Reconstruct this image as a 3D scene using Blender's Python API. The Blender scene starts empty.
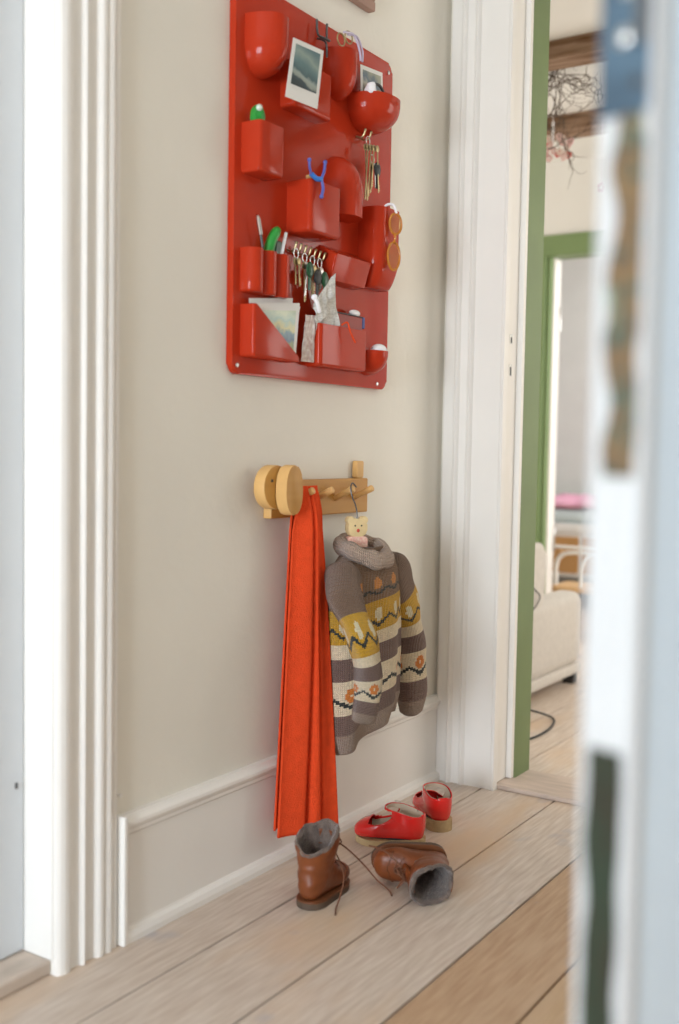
import bpy, bmesh, math, random
from mathutils import Vector, Matrix, Euler, noise
from math import sin, cos, pi, radians, sqrt, atan2
random.seed(7)
SC = bpy.context.scene
COL = SC.collection

# ------------------------------------------------------------------ helpers
def link(o):
    COL.objects.link(o); return o

def thing(name, label, cat, loc=(0, 0, 0), rot=(0, 0, 0), group=None):
    o = link(bpy.data.objects.new(name, None))
    o.empty_display_size = 0.03
    o.location = loc; o.rotation_euler = rot
    o['label'] = label; o['category'] = cat
    if group: o['group'] = group
    return o

def tag(o, label, cat, group=None):
    o['label'] = label; o['category'] = cat
    if group: o['group'] = group
    return o

def struct(o):
    o['kind'] = 'structure'; return o

def obj(name, bm, mat, parent=None, loc=None, smooth=True, world=False, rot=None, label=None):
    """world=True: the bmesh is in world space, parent has only a location"""
    me = bpy.data.meshes.new(name)
    bmesh.ops.recalc_face_normals(bm, faces=bm.faces[:])
    bm.to_mesh(me); bm.free()
    mats = mat if isinstance(mat, (list, tuple)) else [mat]
    for m in mats: me.materials.append(m)
    for p in me.polygons: p.use_smooth = smooth
    o = link(bpy.data.objects.new(name, me))
    if parent is not None:
        o.parent = parent
        if world:
            r = parent
            off = Vector((0, 0, 0))
            while r is not None:
                off += Vector(r.location); r = r.parent
            me.transform(Matrix.Translation(-off))
    if loc is not None:
        if world and parent is None:
            me.transform(Matrix.Translation(-Vector(loc)))
        o.location = loc
    if rot is not None: o.rotation_euler = rot
    if label: o['label'] = label
    if smooth:
        try: me.set_sharp_from_angle(angle=radians(42))
        except Exception: pass
    return o

def B(): return bmesh.new()

def box(bm, a, b, bev=0.0, seg=2, M=None):
    a, b = Vector(a), Vector(b)
    lo = Vector([min(a[i], b[i]) for i in range(3)]); hi = Vector([max(a[i], b[i]) for i in range(3)])
    c = (lo + hi) / 2; s = hi - lo
    m = Matrix.Translation(c) @ Matrix.Diagonal((s.x, s.y, s.z, 1))
    r = bmesh.ops.create_cube(bm, size=1, matrix=m)
    vs = r['verts']
    if bev > 0:
        es = list({e for v in vs for e in v.link_edges})
        r2 = bmesh.ops.bevel(bm, geom=es, offset=min(bev, min(s) * .49), segments=seg, affect='EDGES', profile=.5)
        vs = list({v for f in r2['faces'] for v in f.verts} | {v for v in vs if v.is_valid})
    if M is not None:
        bmesh.ops.transform(bm, matrix=M, verts=vs)
    return vs

def tube(bm, pts, r, n=8, cap=True, close=False):
    pts = [Vector(p) for p in pts]
    N = len(pts); rings = []; up = None
    for i, p in enumerate(pts):
        if close: t = pts[(i + 1) % N] - pts[i - 1]
        else: t = pts[min(i + 1, N - 1)] - pts[max(i - 1, 0)]
        if t.length < 1e-9: t = Vector((0, 0, 1))
        t.normalize()
        if up is None:
            up = Vector((0, 0, 1)) if abs(t.z) < .9 else Vector((1, 0, 0))
        a = t.cross(up)
        if a.length < 1e-6: a = t.cross(Vector((1, 0, 0)))
        a.normalize(); b = a.cross(t); b.normalize(); up = b
        rr = r[i] if isinstance(r, (list, tuple)) else r
        rings.append([bm.verts.new(p + a * (cos(2 * pi * k / n) * rr) + b * (sin(2 * pi * k / n) * rr)) for k in range(n)])
    M = N if close else N - 1
    for i in range(M):
        A, C = rings[i], rings[(i + 1) % N]
        for k in range(n):
            bm.faces.new((A[k], A[(k + 1) % n], C[(k + 1) % n], C[k]))
    if cap and not close:
        bm.faces.new(rings[0][::-1]); bm.faces.new(rings[-1])
    return rings

def smoothpath(P, n=6):
    P = [Vector(p) for p in P]; out = []
    for i in range(len(P) - 1):
        p0, p1, p2, p3 = P[max(i - 1, 0)], P[i], P[i + 1], P[min(i + 2, len(P) - 1)]
        for k in range(n):
            t = k / n
            out.append(.5 * ((2 * p1) + (p2 - p0) * t + (2 * p0 - 5 * p1 + 4 * p2 - p3) * t * t + (3 * p1 - p0 - 3 * p2 + p3) * t ** 3))
    out.append(P[-1]); return out

def cyl(bm, p, q, r, r2=None, n=20, bev=0.0):
    p, q = Vector(p), Vector(q)
    if r2 is None: r2 = r
    d = (q - p)
    if bev > 0:
        u = d.normalized()
        pts = [p, p + u * bev * .3, p + u * bev, q - u * bev, q - u * bev * .3, q]
        rs = [r - bev, r - bev * .3, r, r2, r2 - bev * .3, r2 - bev]
    else:
        pts = [p, q]; rs = [r, r2]
    return tube(bm, pts, rs, n)

def sphere(bm, c, r, sx=1, sy=1, sz=1, u=16, v=10):
    return bmesh.ops.create_uvsphere(bm, u_segments=u, v_segments=v, radius=r,
            matrix=Matrix.Translation(c) @ Matrix.Diagonal((sx, sy, sz, 1)))['verts']

def prism(bm, outline, axis, a, b, bev=0.0):
    """extrude a 2D outline along axis (0,1,2) from a to b; outline gives the other two coords in order"""
    def mk(p, v):
        l = [p[0], p[1]]; l.insert(axis, v); return bm.verts.new(l)
    A = [mk(p, a) for p in outline]; C = [mk(p, b) for p in outline]
    n = len(outline)
    fs = [bm.faces.new(A[::-1]), bm.faces.new(C)]
    for i in range(n): fs.append(bm.faces.new((A[i], A[(i + 1) % n], C[(i + 1) % n], C[i])))
    if bev > 0:
        es = list(fs[0].edges) + list(fs[1].edges)
        bmesh.ops.bevel(bm, geom=es, offset=bev, segments=3, affect='EDGES', profile=.5)
    return A + C

def rrect(a0, b0, a1, b1, r, n=5):
    out = []
    for cx, cy, s in ((a1 - r, b1 - r, 0), (a0 + r, b1 - r, 90), (a0 + r, b0 + r, 180), (a1 - r, b0 + r, 270)):
        for k in range(n + 1):
            t = radians(s + 90 * k / n); out.append((cx + r * cos(t), cy + r * sin(t)))
    return out

def sheet(bm, fn, nu, nv):
    V = [[bm.verts.new(fn(i / nu, j / nv)) for i in range(nu + 1)] for j in range(nv + 1)]
    for j in range(nv):
        for i in range(nu):
            bm.faces.new((V[j][i], V[j][i + 1], V[j + 1][i + 1], V[j + 1][i]))
    return V

# ------------------------------------------------------------------ materials
def mat(name, col, rough=.5, spec=.5, metal=0, coat=0, noise_amt=0, noise_scale=8, col2=None, bump=0, bump_scale=60,
        trans=0, sheen=0, stretch=None, detail=4, attr=None, alpha=1, ior=1.45, sss=0):
    m = bpy.data.materials.new(name); m.use_nodes = True
    nt = m.node_tree; N = nt.nodes; L = nt.links
    p = N['Principled BSDF']
    p.inputs['Roughness'].default_value = rough
    p.inputs['Specular IOR Level'].default_value = spec
    p.inputs['Metallic'].default_value = metal
    p.inputs['Coat Weight'].default_value = coat
    p.inputs['Coat Roughness'].default_value = .06
    p.inputs['Transmission Weight'].default_value = trans
    p.inputs['Sheen Weight'].default_value = sheen
    p.inputs['IOR'].default_value = ior
    tc = N.new('ShaderNodeTexCoord'); mp = N.new('ShaderNodeMapping')
    L.new(tc.outputs['Object'], mp.inputs['Vector'])
    if stretch: mp.inputs['Scale'].default_value = stretch
    c = (*col, 1)
    if attr:
        a = N.new('ShaderNodeVertexColor'); a.layer_name = attr
        L.new(a.outputs['Color'], p.inputs['Base Color'])
    elif noise_amt > 0 or col2:
        nz = N.new('ShaderNodeTexNoise'); nz.inputs['Scale'].default_value = noise_scale; nz.inputs['Detail'].default_value = detail
        L.new(mp.outputs['Vector'], nz.inputs['Vector'])
        rp = N.new('ShaderNodeValToRGB'); rp.color_ramp.elements[0].position = .32; rp.color_ramp.elements[1].position = .68
        k = 1 - noise_amt
        rp.color_ramp.elements[0].color = c if col2 else (col[0] * k, col[1] * k, col[2] * k, 1)
        rp.color_ramp.elements[1].color = (*col2, 1) if col2 else c
        L.new(nz.outputs['Fac'], rp.inputs['Fac']); L.new(rp.outputs['Color'], p.inputs['Base Color'])
    else:
        p.inputs['Base Color'].default_value = c
    if bump > 0:
        nb = N.new('ShaderNodeTexNoise'); nb.inputs['Scale'].default_value = bump_scale; nb.inputs['Detail'].default_value = 3
        L.new(mp.outputs['Vector'], nb.inputs['Vector'])
        b = N.new('ShaderNodeBump'); b.inputs['Strength'].default_value = bump; b.inputs['Distance'].default_value = .004
        L.new(nb.outputs['Fac'], b.inputs['Height']); L.new(b.outputs['Normal'], p.inputs['Normal'])
    return m

def emis(name, col, s):
    m = bpy.data.materials.new(name); m.use_nodes = True
    p = m.node_tree.nodes['Principled BSDF']
    p.inputs['Emission Color'].default_value = (*col, 1); p.inputs['Emission Strength'].default_value = s
    p.inputs['Base Color'].default_value = (*col, 1)
    return m

M = {}
M['wall'] = mat('wall_paint', (.80, .765, .685), .75, .2, noise_amt=.05, noise_scale=3, bump=.15, bump_scale=45)
M['wall_white'] = mat('white_wall_paint', (.78, .77, .74), .75, .2, noise_amt=.04, noise_scale=3)
M['trim'] = mat('trim_gloss_white', (.82, .79, .745), .38, .4, noise_amt=.03, noise_scale=5, bump=.08, bump_scale=25)
M['green'] = mat('green_frame_paint', (.17, .235, .10), .45, .4, noise_amt=.1, noise_scale=6)
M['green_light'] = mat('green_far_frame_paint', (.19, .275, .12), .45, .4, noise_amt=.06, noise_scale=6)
M['red'] = mat('red_plastic', (.46, .036, .012), .13, .18, coat=0, noise_amt=.05, noise_scale=4)
M['steel'] = mat('steel', (.55, .54, .52), .3, metal=1)
M['dark_metal'] = mat('dark_metal', (.12, .12, .12), .4, metal=.8)
M['brass'] = mat('brass', (.40, .31, .16), .38, metal=.85)
M['wood'] = mat('pale_beech', (.44, .20, .036), .45, .4, col2=(.55, .29, .07), noise_scale=9, stretch=(1, .15, 2), bump=.06)
M['wood_pale_lit'] = mat('pale_beech_and_lit_edge', (.72, .43, .16), .5, .4, noise_amt=.1, noise_scale=20)  # paler beech: window light painted on rack edges; also pegs, tail and hanger bar
M['frame_wood'] = mat('pink_brown_frame', (.42, .26, .2), .5, .3, noise_amt=.2, noise_scale=12, stretch=(1, .2, 1))
M['beam'] = mat('rough_beam', (.13, .06, .025), .8, .2, col2=(.36, .25, .18), noise_scale=4, stretch=(1.2, 9, 9), bump=.6, bump_scale=20, detail=8)
M['sofa'] = mat('beige_upholstery', (.62, .585, .54), .9, .2, noise_amt=.08, noise_scale=40, bump=.3, bump_scale=300)
M['white_metal'] = mat('white_tube', (.82, .81, .78), .35, .5)
M['pine'] = mat('pine', (.66, .42, .2), .5, .4, noise_amt=.15, noise_scale=8, stretch=(.2, 1, 1))
M['pine_orange'] = mat('orange_pine', (.55, .30, .11), .5, .4, noise_amt=.15, noise_scale=8, stretch=(.2, 1, 1))
M['pink'] = mat('pink_cloth', (.80, .42, .55), .8, .2, bump=.3, bump_scale=30, noise_amt=.1)
M['paleblue'] = mat('pale_blue_sheet', (.62, .72, .74), .8, .2, bump=.2, bump_scale=20)
M['black'] = mat('black_rubber', (.03, .03, .03), .5)
M['scarf'] = mat('orange_red_wool', (.82, .080, .022), .95, .1, noise_amt=.10, noise_scale=60, bump=.8, bump_scale=350)
M['leather'] = mat('brown_leather', (.215, .058, .016), .38, .45, col2=(.15, .038, .010), noise_scale=14, bump=.35, bump_scale=60)
M['leather_dark'] = mat('dark_leather_seam', (.14, .045, .015), .5, .4)
M['fleece'] = mat('grey_fleece', (.19, .14, .115), .98, .1, col2=(.11, .082, .07), noise_scale=70, bump=1, bump_scale=250, sheen=.3)
M['rubber_sole'] = mat('boot_sole', (.09, .06, .04), .7)
M['crepe'] = mat('crepe_sole', (.50, .36, .19), .8, .2, noise_amt=.2, noise_scale=60, bump=.6, bump_scale=200)
M['red_leather'] = mat('red_patent_leather', (.66, .018, .014), .2, .5, coat=.5, bump=.12, bump_scale=40)
M['cream_leather'] = mat('cream_lining', (.55, .43, .32), .7)
M['dark_cloth'] = mat('dark_insole', (.03, .028, .03), .9)
M['paper'] = mat('white_paper', (.80, .79, .76), .7, .2, noise_amt=.05)
M['lace'] = mat('brown_lace', (.16, .062, .03), .8)
M['orange_plastic'] = mat('amber_plastic', (.85, .36, .05), .15, .5, trans=.55)
M['amber_lens'] = mat('amber_lens', (.9, .62, .3), .08, .5, trans=.92)
M['blue_plastic'] = mat('blue_plastic', (.04, .2, .62), .3)
M['violet_plastic'] = mat('violet_plastic', (.10, .12, .42), .3)
M['green_plastic'] = mat('green_plastic', (.02, .28, .04), .3)
M['dkgreen'] = mat('dark_green_plastic', (.015, .07, .03), .3)
M['navy'] = mat('navy_cover', (.02, .05, .25), .5)
M['dkred'] = mat('dark_red_cover', (.30, .03, .02), .5)
M['tan'] = mat('tan_wood', (.5, .3, .12), .5)
M['lilac'] = mat('lilac_plastic', (.55, .48, .62), .25)
M['bear'] = mat('painted_yellow_wood', (.80, .62, .33), .5, noise_amt=.08, noise_scale=60)
M['bear_pink'] = mat('painted_pink_check', (.78, .36, .30), .5, col2=(.85, .62, .5), noise_scale=220)
M['twig'] = mat('twig_bark', (.10, .07, .05), .8)
M['blossom'] = mat('pink_blossom', (.85, .55, .55), .7, col2=(.75, .2, .2), noise_scale=30)
M['white_plastic'] = mat('white_gloss', (.88, .88, .9), .2)

# floor boards : one tone per board, soft grain, pale scrubbed finish, grey wear stains
def floor_mat():
    m = bpy.data.materials.new('scrubbed_floorboards'); m.use_nodes = True
    nt = m.node_tree; N = nt.nodes; L = nt.links; p = N['Principled BSDF']
    p.inputs['Roughness'].default_value = .48; p.inputs['Specular IOR Level'].default_value = .35
    tc = N.new('ShaderNodeTexCoord')
    def nz(scale, st, det=5):
        mp = N.new('ShaderNodeMapping'); mp.inputs['Scale'].default_value = st
        L.new(tc.outputs['Object'], mp.inputs['Vector'])
        n = N.new('ShaderNodeTexNoise'); n.inputs['Scale'].default_value = scale; n.inputs['Detail'].default_value = det
        L.new(mp.outputs['Vector'], n.inputs['Vector']); return n
    def ramp(src, a, b, ca, cb):
        r = N.new('ShaderNodeValToRGB'); r.color_ramp.elements[0].position = a; r.color_ramp.elements[1].position = b
        r.color_ramp.elements[0].color = (*ca, 1); r.color_ramp.elements[1].color = (*cb, 1)
        L.new(src, r.inputs['Fac']); return r
    def mix(fac, A, Bc, bt='MIX'):
        x = N.new('ShaderNodeMix'); x.data_type = 'RGBA'; x.blend_type = bt
        if isinstance(fac, float): x.inputs['Factor'].default_value = fac
        else: L.new(fac, x.inputs['Factor'])
        for s, v in (('A', A), ('B', Bc)):
            k = [i for i in x.inputs if i.name == s and i.type == 'RGBA'][0]
            if isinstance(v, tuple): k.default_value = (*v, 1)
            else: L.new(v, k)
        return [o for o in x.outputs if o.type == 'RGBA'][0]
    at = N.new('ShaderNodeVertexColor'); at.layer_name = 'board'
    grain = ramp(nz(18, (6, .5, 1), 8).outputs['Fac'], .3, .72, (.80, .73, .68), (1.06, 1.05, 1.04))
    c = mix(1.0, at.outputs['Color'], grain.outputs['Color'], 'MULTIPLY')
    worn = ramp(nz(2.6, (1.6, .5, 1), 4).outputs['Fac'], .50, .66, (0, 0, 0), (1, 1, 1))
    c = mix(worn.outputs['Color'], c, (.60, .43, .29))
    k = N.new('ShaderNodeMath'); 
    st = ramp(nz(5.5, (1.2, .9, 1), 3).outputs['Fac'], .63, .72, (0, 0, 0), (.7, .7, .7))
    c2 = mix(st.outputs['Color'], c, (.40, .38, .41))
    L.new(c2, p.inputs['Base Color'])
    b = N.new('ShaderNodeBump'); b.inputs['Strength'].default_value = .15; b.inputs['Distance'].default_value = .003
    L.new(nz(30, (5, .5, 1), 6).outputs['Fac'], b.inputs['Height']); L.new(b.outputs['Normal'], p.inputs['Normal'])
    return m
M['floor'] = floor_mat()

# ================================================================== SETTING
Y1 = 2.85      # hall face of the end wall
Y2 = 3.05      # living room face of it
YF, YF2 = 5.27, 5.39   # far wall of the living room
ZC = 2.465     # living room ceiling

# floor: boards running along y, thin gaps
bm = B(); cl = bm.loops.layers.float_color.new('board')
edges = [-3.5, -3.27, -3.05, -2.8, -2.6, -2.38, -2.15, -1.93, -2.4, -1.5, -1.27, -1.05, -.84, -.62, -.42, -.21, -.02, .165, .384, .592, .785, .99, 1.2, 1.41, 1.63, 1.86, 2.1, 2.35]
rf = random.Random(3)
for a, b in zip(edges[:-1], edges[1:]):
    for (ya, yb) in ((-1.75, .7 + rf.random() * .3), None, ) if False else ((-2.35, Y1 + .02), (Y1 + .02, 8.0)):
        t = rf.uniform(-.035, .035)
        base = Vector((.62 + t, .54 + t, .47 + t * .9))
        if a > .55 and yb < 3: base = Vector((.54 + t * .4, .375 + t * .4, .235))
        n0 = len(bm.faces)
        box(bm, (a + .0024, ya + .001, -.03), (b - .0024, yb - .001, 0), .0015, 1)
        bm.faces.ensure_lookup_table()
        for f in bm.faces[n0:]:
            for l in f.loops: l[cl] = (*base, 1)
# dark ground under the boards
n0 = len(bm.faces); box(bm, (-3.5, -2.35, -.08), (2.35, 8, -.031)); bm.faces.ensure_lookup_table()
for f in bm.faces[n0:]:
    for l in f.loops: l[cl] = (.03, .02, .015, 1)
fl = struct(obj('floor', bm, M['floor'], smooth=False))

# main wall with the left doorway (opening y .45 .. 1.325)
DY0, DY1, DZ = .42, 1.345, 2.12
bm = B()
box(bm, (-.28, DY1, 0), (0, Y1 + .001, 2.9)); box(bm, (-.28, -2.3, 0), (0, DY0, 2.9)); box(bm, (-.28, DY0, DZ), (0, DY1, 2.9))
struct(obj('wall_left', bm, M['wall'], smooth=False))
# end wall with doorway x .206 .. 1.08, opening to 2.33
EX0, EX1, EZ = .2, 1.10, 2.36
bm = B()
box(bm, (-2.9, Y1, 0), (EX0 - .012, Y2, 2.9)); box(bm, (EX1, Y1, 0), (2.3, Y2, 2.9)); box(bm, (EX0 - .012, Y1, EZ), (EX1, Y2, 2.9))
struct(obj('wall_back', bm, M['wall'], smooth=False))
# right wall, wall behind the camera with a window opening
bm = B(); box(bm, (2.3, -2.45, 0), (2.4, 8, 2.9)); struct(obj('wall_right', bm, mat('low_bounce_wall_paint', (.48, .44, .39), .8, .2, noise_amt=.05), smooth=False))  # unseen wall, tone lowered to cut bounce light onto the organizer
WX0, WX1, WZ0, WZ1 = .12, 1.34, .35, 1.75
bm = B()
box(bm, (-.3, -2.4, 0), (WX0, -2.3, 2.9)); box(bm, (WX1, -2.4, 0), (2.3, -2.3, 2.9))
box(bm, (WX0, -2.4, 0), (WX1, -2.3, WZ0)); box(bm, (WX0, -2.4, WZ1), (WX1, -2.3, 2.9))
struct(obj('wall_front', bm, M['wall_white'], smooth=False))
bm = B()
for x in (WX0, WX0 + .58, WX1 - .05): box(bm, (x, -2.39, WZ0), (x + .06, -2.32, WZ1), .004)
for z in (WZ0, WZ0 + .95, WZ1 - .05): box(bm, (WX0, -2.388, z), (WX1, -2.322, z + .05), .004)
wf = struct(obj('window_1', bm, M['trim'], smooth=False))
bm = B(); box(bm, (-.3, -2.45, 2.9), (2.4, Y2, 3.0)); struct(obj('ceiling', bm, M['wall_white'], smooth=False))

# made-up window frame in the right wall, round the added side fill lamp
bm = B()
for y in (-.20, .56): box(bm, (2.27, y, .60), (2.299, y + .05, 1.70), .004)
for z in (.60, 1.65): box(bm, (2.27, -.15, z), (2.299, .56, z + .05), .004)
struct(obj('added_window_frame', bm, M['trim'], smooth=False))

# living room + bedroom shell
bm = B(); box(bm, (-2.9, Y2, ZC), (2.3, YF2, ZC + .1)); struct(obj('ceiling', bm, M['wall_white'], smooth=False))
FX0, FX1, FZ = -.690, .22, 1.995
bm = B()
box(bm, (-2.9, YF, 0), (FX0 - .0, YF2, ZC)); box(bm, (FX1, YF, 0), (2.3, YF2, ZC)); box(bm, (FX0, YF, FZ + .02), (FX1, YF2, ZC))
struct(obj('wall_far', bm, M['wall_white'], smooth=False))
bm = B(); box(bm, (-3.0, Y2, 0), (-2.9, 8, 2.9)); struct(obj('wall_far_left', bm, M['wall_white'], smooth=False))
bm = B(); box(bm, (-2.9, 7.6, 0), (2.3, 7.7, 2.9)); struct(obj('wall_bedroom', bm, mat('bedroom_grey_paint', (.70, .70, .66), .8, .2, noise_amt=.04), smooth=False))
bm = B(); box(bm, (-2.9, YF2, 2.7), (2.3, 7.6, 2.8)); struct(obj('ceiling', bm, M['wall_white'], smooth=False))

# ceiling beams in the living room (run along x)
def beam(y0, y1, z0, k):
    bm = B()
    nx = 60
    def ring(x):
        j = lambda s: noise.noise(Vector((x * 2.5, s, k))) * .006
        return [Vector((x, y0 + j(1), z0 + j(2))), Vector((x, y1 + j(3), z0 + j(4))), Vector((x, y1 + j(5), ZC + .002)), Vector((x, y0 + j(6), ZC + .002))]
    R = [[bm.verts.new(p) for p in ring(-2.9 + 5.2 * i / nx)] for i in range(nx + 1)]
    for i in range(nx):
        for q in range(4): bm.faces.new((R[i][q], R[i][(q + 1) % 4], R[i + 1][(q + 1) % 4], R[i + 1][q]))
    bm.faces.new(R[0]); bm.faces.new(R[-1])
    return struct(obj('trim_1', bm, M['beam'], smooth=False))
beam(3.71, 3.83, 2.398, 1.3); beam(4.53, 4.66, 2.395, 7.7)

# ---- left door: leaf set back, jamb, threshold, architrave
bm = B()
box(bm, (-.112, DY0 + .004, .030), (-.072, DY1 - .004, DZ - .006), .003)
M['door_cool'] = mat('cool_grey_door_paint', (.66, .69, .715), .45, .4, noise_amt=.03)
door = obj('door_1', bm, M['door_cool'], smooth=False); struct(door)
bm = B()
for z0, z1 in ((.30, .92), (1.08, 1.86)):
    for y0, y1 in ((.55, .83), (.93, 1.21)):
        box(bm, (-.073, y0, z0), (-.067, y1, z1), .005)
obj('door_panel', bm, M['door_cool'], door, smooth=False)
bm = B(); cyl(bm, (-.0705, 1.322, .345), (-.0705, 1.322, .356), .0025, n=8)
obj('door_hinge', bm, M['dark_metal'], door)
# jamb lining
bm = B()
box(bm, (-.28, DY1 - .003, .028), (.004, DY1 + .001, DZ), .001)
box(bm, (-.28, DY0, .028), (.004, DY0 + .003, DZ), .001)
box(bm, (-.28, DY0, DZ - .003), (.004, DY1, DZ + .001), .001)

struct(obj('trim_2', bm, M['trim'], smooth=False))
bm = B(); box(bm, (-.28, DY0 + .0, 0), (-.002, DY1 - .0, .028), .005)
struct(obj('trim_3', bm, mat('worn_threshold', (.60, .50, .42), .6, .3, noise_amt=.25, noise_scale=10, stretch=(3, 1, 1)), smooth=False))

# architrave: moulded profile (y offset from opening, x protrusion)
prof = [(0, 0), (0, .018), (.006, .026), (.016, .031), (.026, .031), (.033, .027), (.0365, .022), (.039, .020), (.052, .0185), (.061, .0195),
        (.064, .028), (.069, .033), (.074, .028), (.077, .0195), (.092, .0185), (.103, .021), (.106, .030), (.112, .036), (.120, .037),
        (.126, .031), (.129, .028), (.134, .035), (.142, .037), (.150, .033), (.154, .026), (.157, .024), (.162, .028), (.168, .027), (.172, .018), (.173, 0)]
def architrave(y_in, sgn, name):
    bm = B()
    prism(bm, [(x * .66, y_in + sgn * d * .885) for d, x in prof], 2, 0.0, DZ + .18)
    return struct(obj(name, bm, M['trim'], smooth=False))
architrave(DY1, 1, 'trim_4'); architrave(DY0, -1, 'trim_5')
bm = B(); prism(bm, [(x, DZ + d) for d, x in prof], 1, DY0, DY1); struct(obj('trim_6', bm, M['trim'], smooth=False))

# ---- baseboards
BT = .256
pb = [(0, 0), (.030, 0), (.030, .012), (.026, .022), (.017, .026), (.015, .030), (.015, .214), (.020, .219), (.020, .226), (.024, .231), (.027, .238), (.026, .244), (.020, .248), (.016, .252), (.014, BT), (0, BT)]
bm = B(); prism(bm, pb, 1, DY1 + .160, Y1 - .001)
bl = struct(obj('baseboard_left', bm, M['trim'], smooth=False))
bm = B(); prism(bm, pb, 1, -2.3, DY0 - .175); struct(obj('baseboard_left', bm, M['trim'], smooth=False))
bm = B(); box(bm, (0, DY1 + .154, 0), (.033, DY1 + .166, BT + .004), .003); struct(obj('trim_7', bm, M['trim'], smooth=False))

# ---- end doorway: hall architrave, white jamb, stop, green living side
pe = [(.0, 0), (.0, .018), (.030, .020), (.034, .026), (.040, .029), (.046, .024), (.050, .018), (.072, .017), (.078, .025), (.083, .027), (.088, .022), (.092, .016), (.176, .014), (.180, .018), (.188, .018), (.190, .0)]
bm = B(); prism(bm, [(.016 + d, Y1 - .004 - x) if x > 0 else (.016 + d, Y1) for d, x in pe], 2, 0.0, EZ + .1)
struct(obj('trim_8', bm, M['trim'], smooth=False))
bm = B(); prism(bm, [(EX1 + .006 + .19 - d, Y1 - x) for d, x in pe], 2, 0.0, EZ + .1); struct(obj('trim_9', bm, M['trim'], smooth=False))
bm = B(); box(bm, (EX0 - .02, Y1 - .002, .015), (EX0 - .0, 2.94, EZ), .002); box(bm, (EX1 - .012, Y1 - .002, .015), (EX1 + .01, 2.94, EZ), .002)
box(bm, (EX0 - .02, Y1 - .002, EZ - .02), (EX1, 2.94, EZ + .001), .002)
jw = struct(obj('trim_10', bm, M['trim'], smooth=False))
for z0, z1, nm in ((1.298, 1.325, 'strike_plate'), (1.205, 1.240, 'strike_plate')):
    bm = B(); box(bm, (EX0 - .004, 2.872, z0), (EX0 + .0012, 2.890, z1), .0005)
    o = obj(nm, bm, M['steel'], jw, smooth=False)
    bm = B(); box(bm, (EX0 + .0005, 2.877, z0 + .003), (EX0 + .0018, 2.885, z1 - .008), .0002)
    obj('latch_hole', bm, M['black'], o, smooth=False)
bm = B(); box(bm, (EX0 - .02, 2.925, .015), (EX0 + .017, 2.944, EZ), .002); box(bm, (EX1 - .03, 2.925, .015), (EX1 + .01, 2.944, EZ), .002)
struct(obj('trim_11', bm, M['trim'], smooth=False))
bm = B(); box(bm, (EX0 - .02, 2.9445, .004), (EX0 + .017, Y2 + .012, EZ + .02), .002); box(bm, (EX1 - .03, 2.9445, .004), (EX1 + .01, Y2 + .012, EZ + .02), .002)
box(bm, (EX0 - .02, 2.9445, EZ - .016), (EX1, Y2 + .012, EZ + .02), .002)
box(bm, (EX0 - .12, Y2 + .0, .004), (EX0 - .02, Y2 + .014, EZ + .12), .002)
struct(obj('trim_12', bm, M['green'], smooth=False))
bm = B(); box(bm, (EX0 - .03, Y1 + .0, 0), (EX1 + .02, 2.945, .014), .003); box(bm, (EX0 - .03, 2.948, 0), (EX1 + .02, Y2 + .01, .010), .003)
struct(obj('trim_13', bm, mat('doorway_threshold', (.62, .50, .42), .55, .3, noise_amt=.2, noise_scale=9, stretch=(1, 6, 1)), smooth=False))

# ---- far doorway: green frame, white leaf open into the bedroom
bm = B()
box(bm, (FX0 - .10, YF - .018, 0), (FX0 + .004, YF + .001, FZ + .105), .003)
box(bm, (FX1 - .004, YF - .018, 0), (FX1 + .10, YF + .001, FZ + .105), .003)
box(bm, (FX0 - .10, YF - .020, FZ), (FX1 + .10, YF + .001, FZ + .105), .003)
box(bm, (FX0 - .001, YF, 0), (FX0 + .022, YF + .04, FZ + .02), .002); box(bm, (FX0, YF, FZ), (FX1, YF2, FZ + .02), .002)
struct(obj('trim_14', bm, M['green_light'], smooth=False))
bm = B(); box(bm, (FX0 - .001, YF + .04, 0), (FX0 + .03, YF2 + .01, FZ - .001), .002); struct(obj('trim_15', bm, M['trim'], smooth=False))
bm = B()
box(bm, (0, 0, .01), (.04, .80, FZ - .02), .003, M=Matrix.Translation((FX0 - .022, YF2 + .03, 0)) @ Matrix.Rotation(radians(62), 4, 'Z'))
d3 = struct(obj('door_2', bm, M['trim'], smooth=False))
for z in (.46, 1.62):
    bm = B(); cyl(bm, (FX0 + .030, YF2 + .002, z), (FX0 + .030, YF2 + .002, z + .13), .009, n=10, bev=.002)
    obj('door_hinge', bm, M['steel'], d3)

# ================================================================== FOREGROUND DOOR (peeling paint on its edge)
def peel_mat():
    m = bpy.data.materials.new('peeling_door_edge'); m.use_nodes = True
    nt = m.node_tree; N = nt.nodes; L = nt.links; p = N['Principled BSDF']; p.inputs['Roughness'].default_value = .6
    tc = N.new('ShaderNodeTexCoord'); sp = N.new('ShaderNodeSeparateXYZ'); L.new(tc.outputs['Object'], sp.inputs[0])
    n1 = N.new('ShaderNodeTexNoise'); n1.inputs['Scale'].default_value = 26; n1.inputs['Detail'].default_value = 6; n1.inputs['Roughness'].default_value = .65
    L.new(tc.outputs['Object'], n1.inputs['Vector'])
    r = N.new('ShaderNodeValToRGB'); cr = r.color_ramp
    cr.elements[0].position = .34; cr.elements[0].color = (.025, .016, .006, 1)
    cr.elements[1].position = .66; cr.elements[1].color = (.20, .28, .21, 1)
    for ps, c in ((.42, (.025, .045, .03)), (.47, (.17, .095, .03)), (.52, (.06, .03, .012)), (.57, (.04, .075, .05)), (.61, (.13, .075, .025))):
        e = cr.elements.new(ps); e.color = (*c, 1)
    L.new(n1.outputs['Fac'], r.inputs['Fac']); L.new(r.outputs['Color'], p.inputs['Base Color'])
    return m
M['peel'] = peel_mat()
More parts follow.
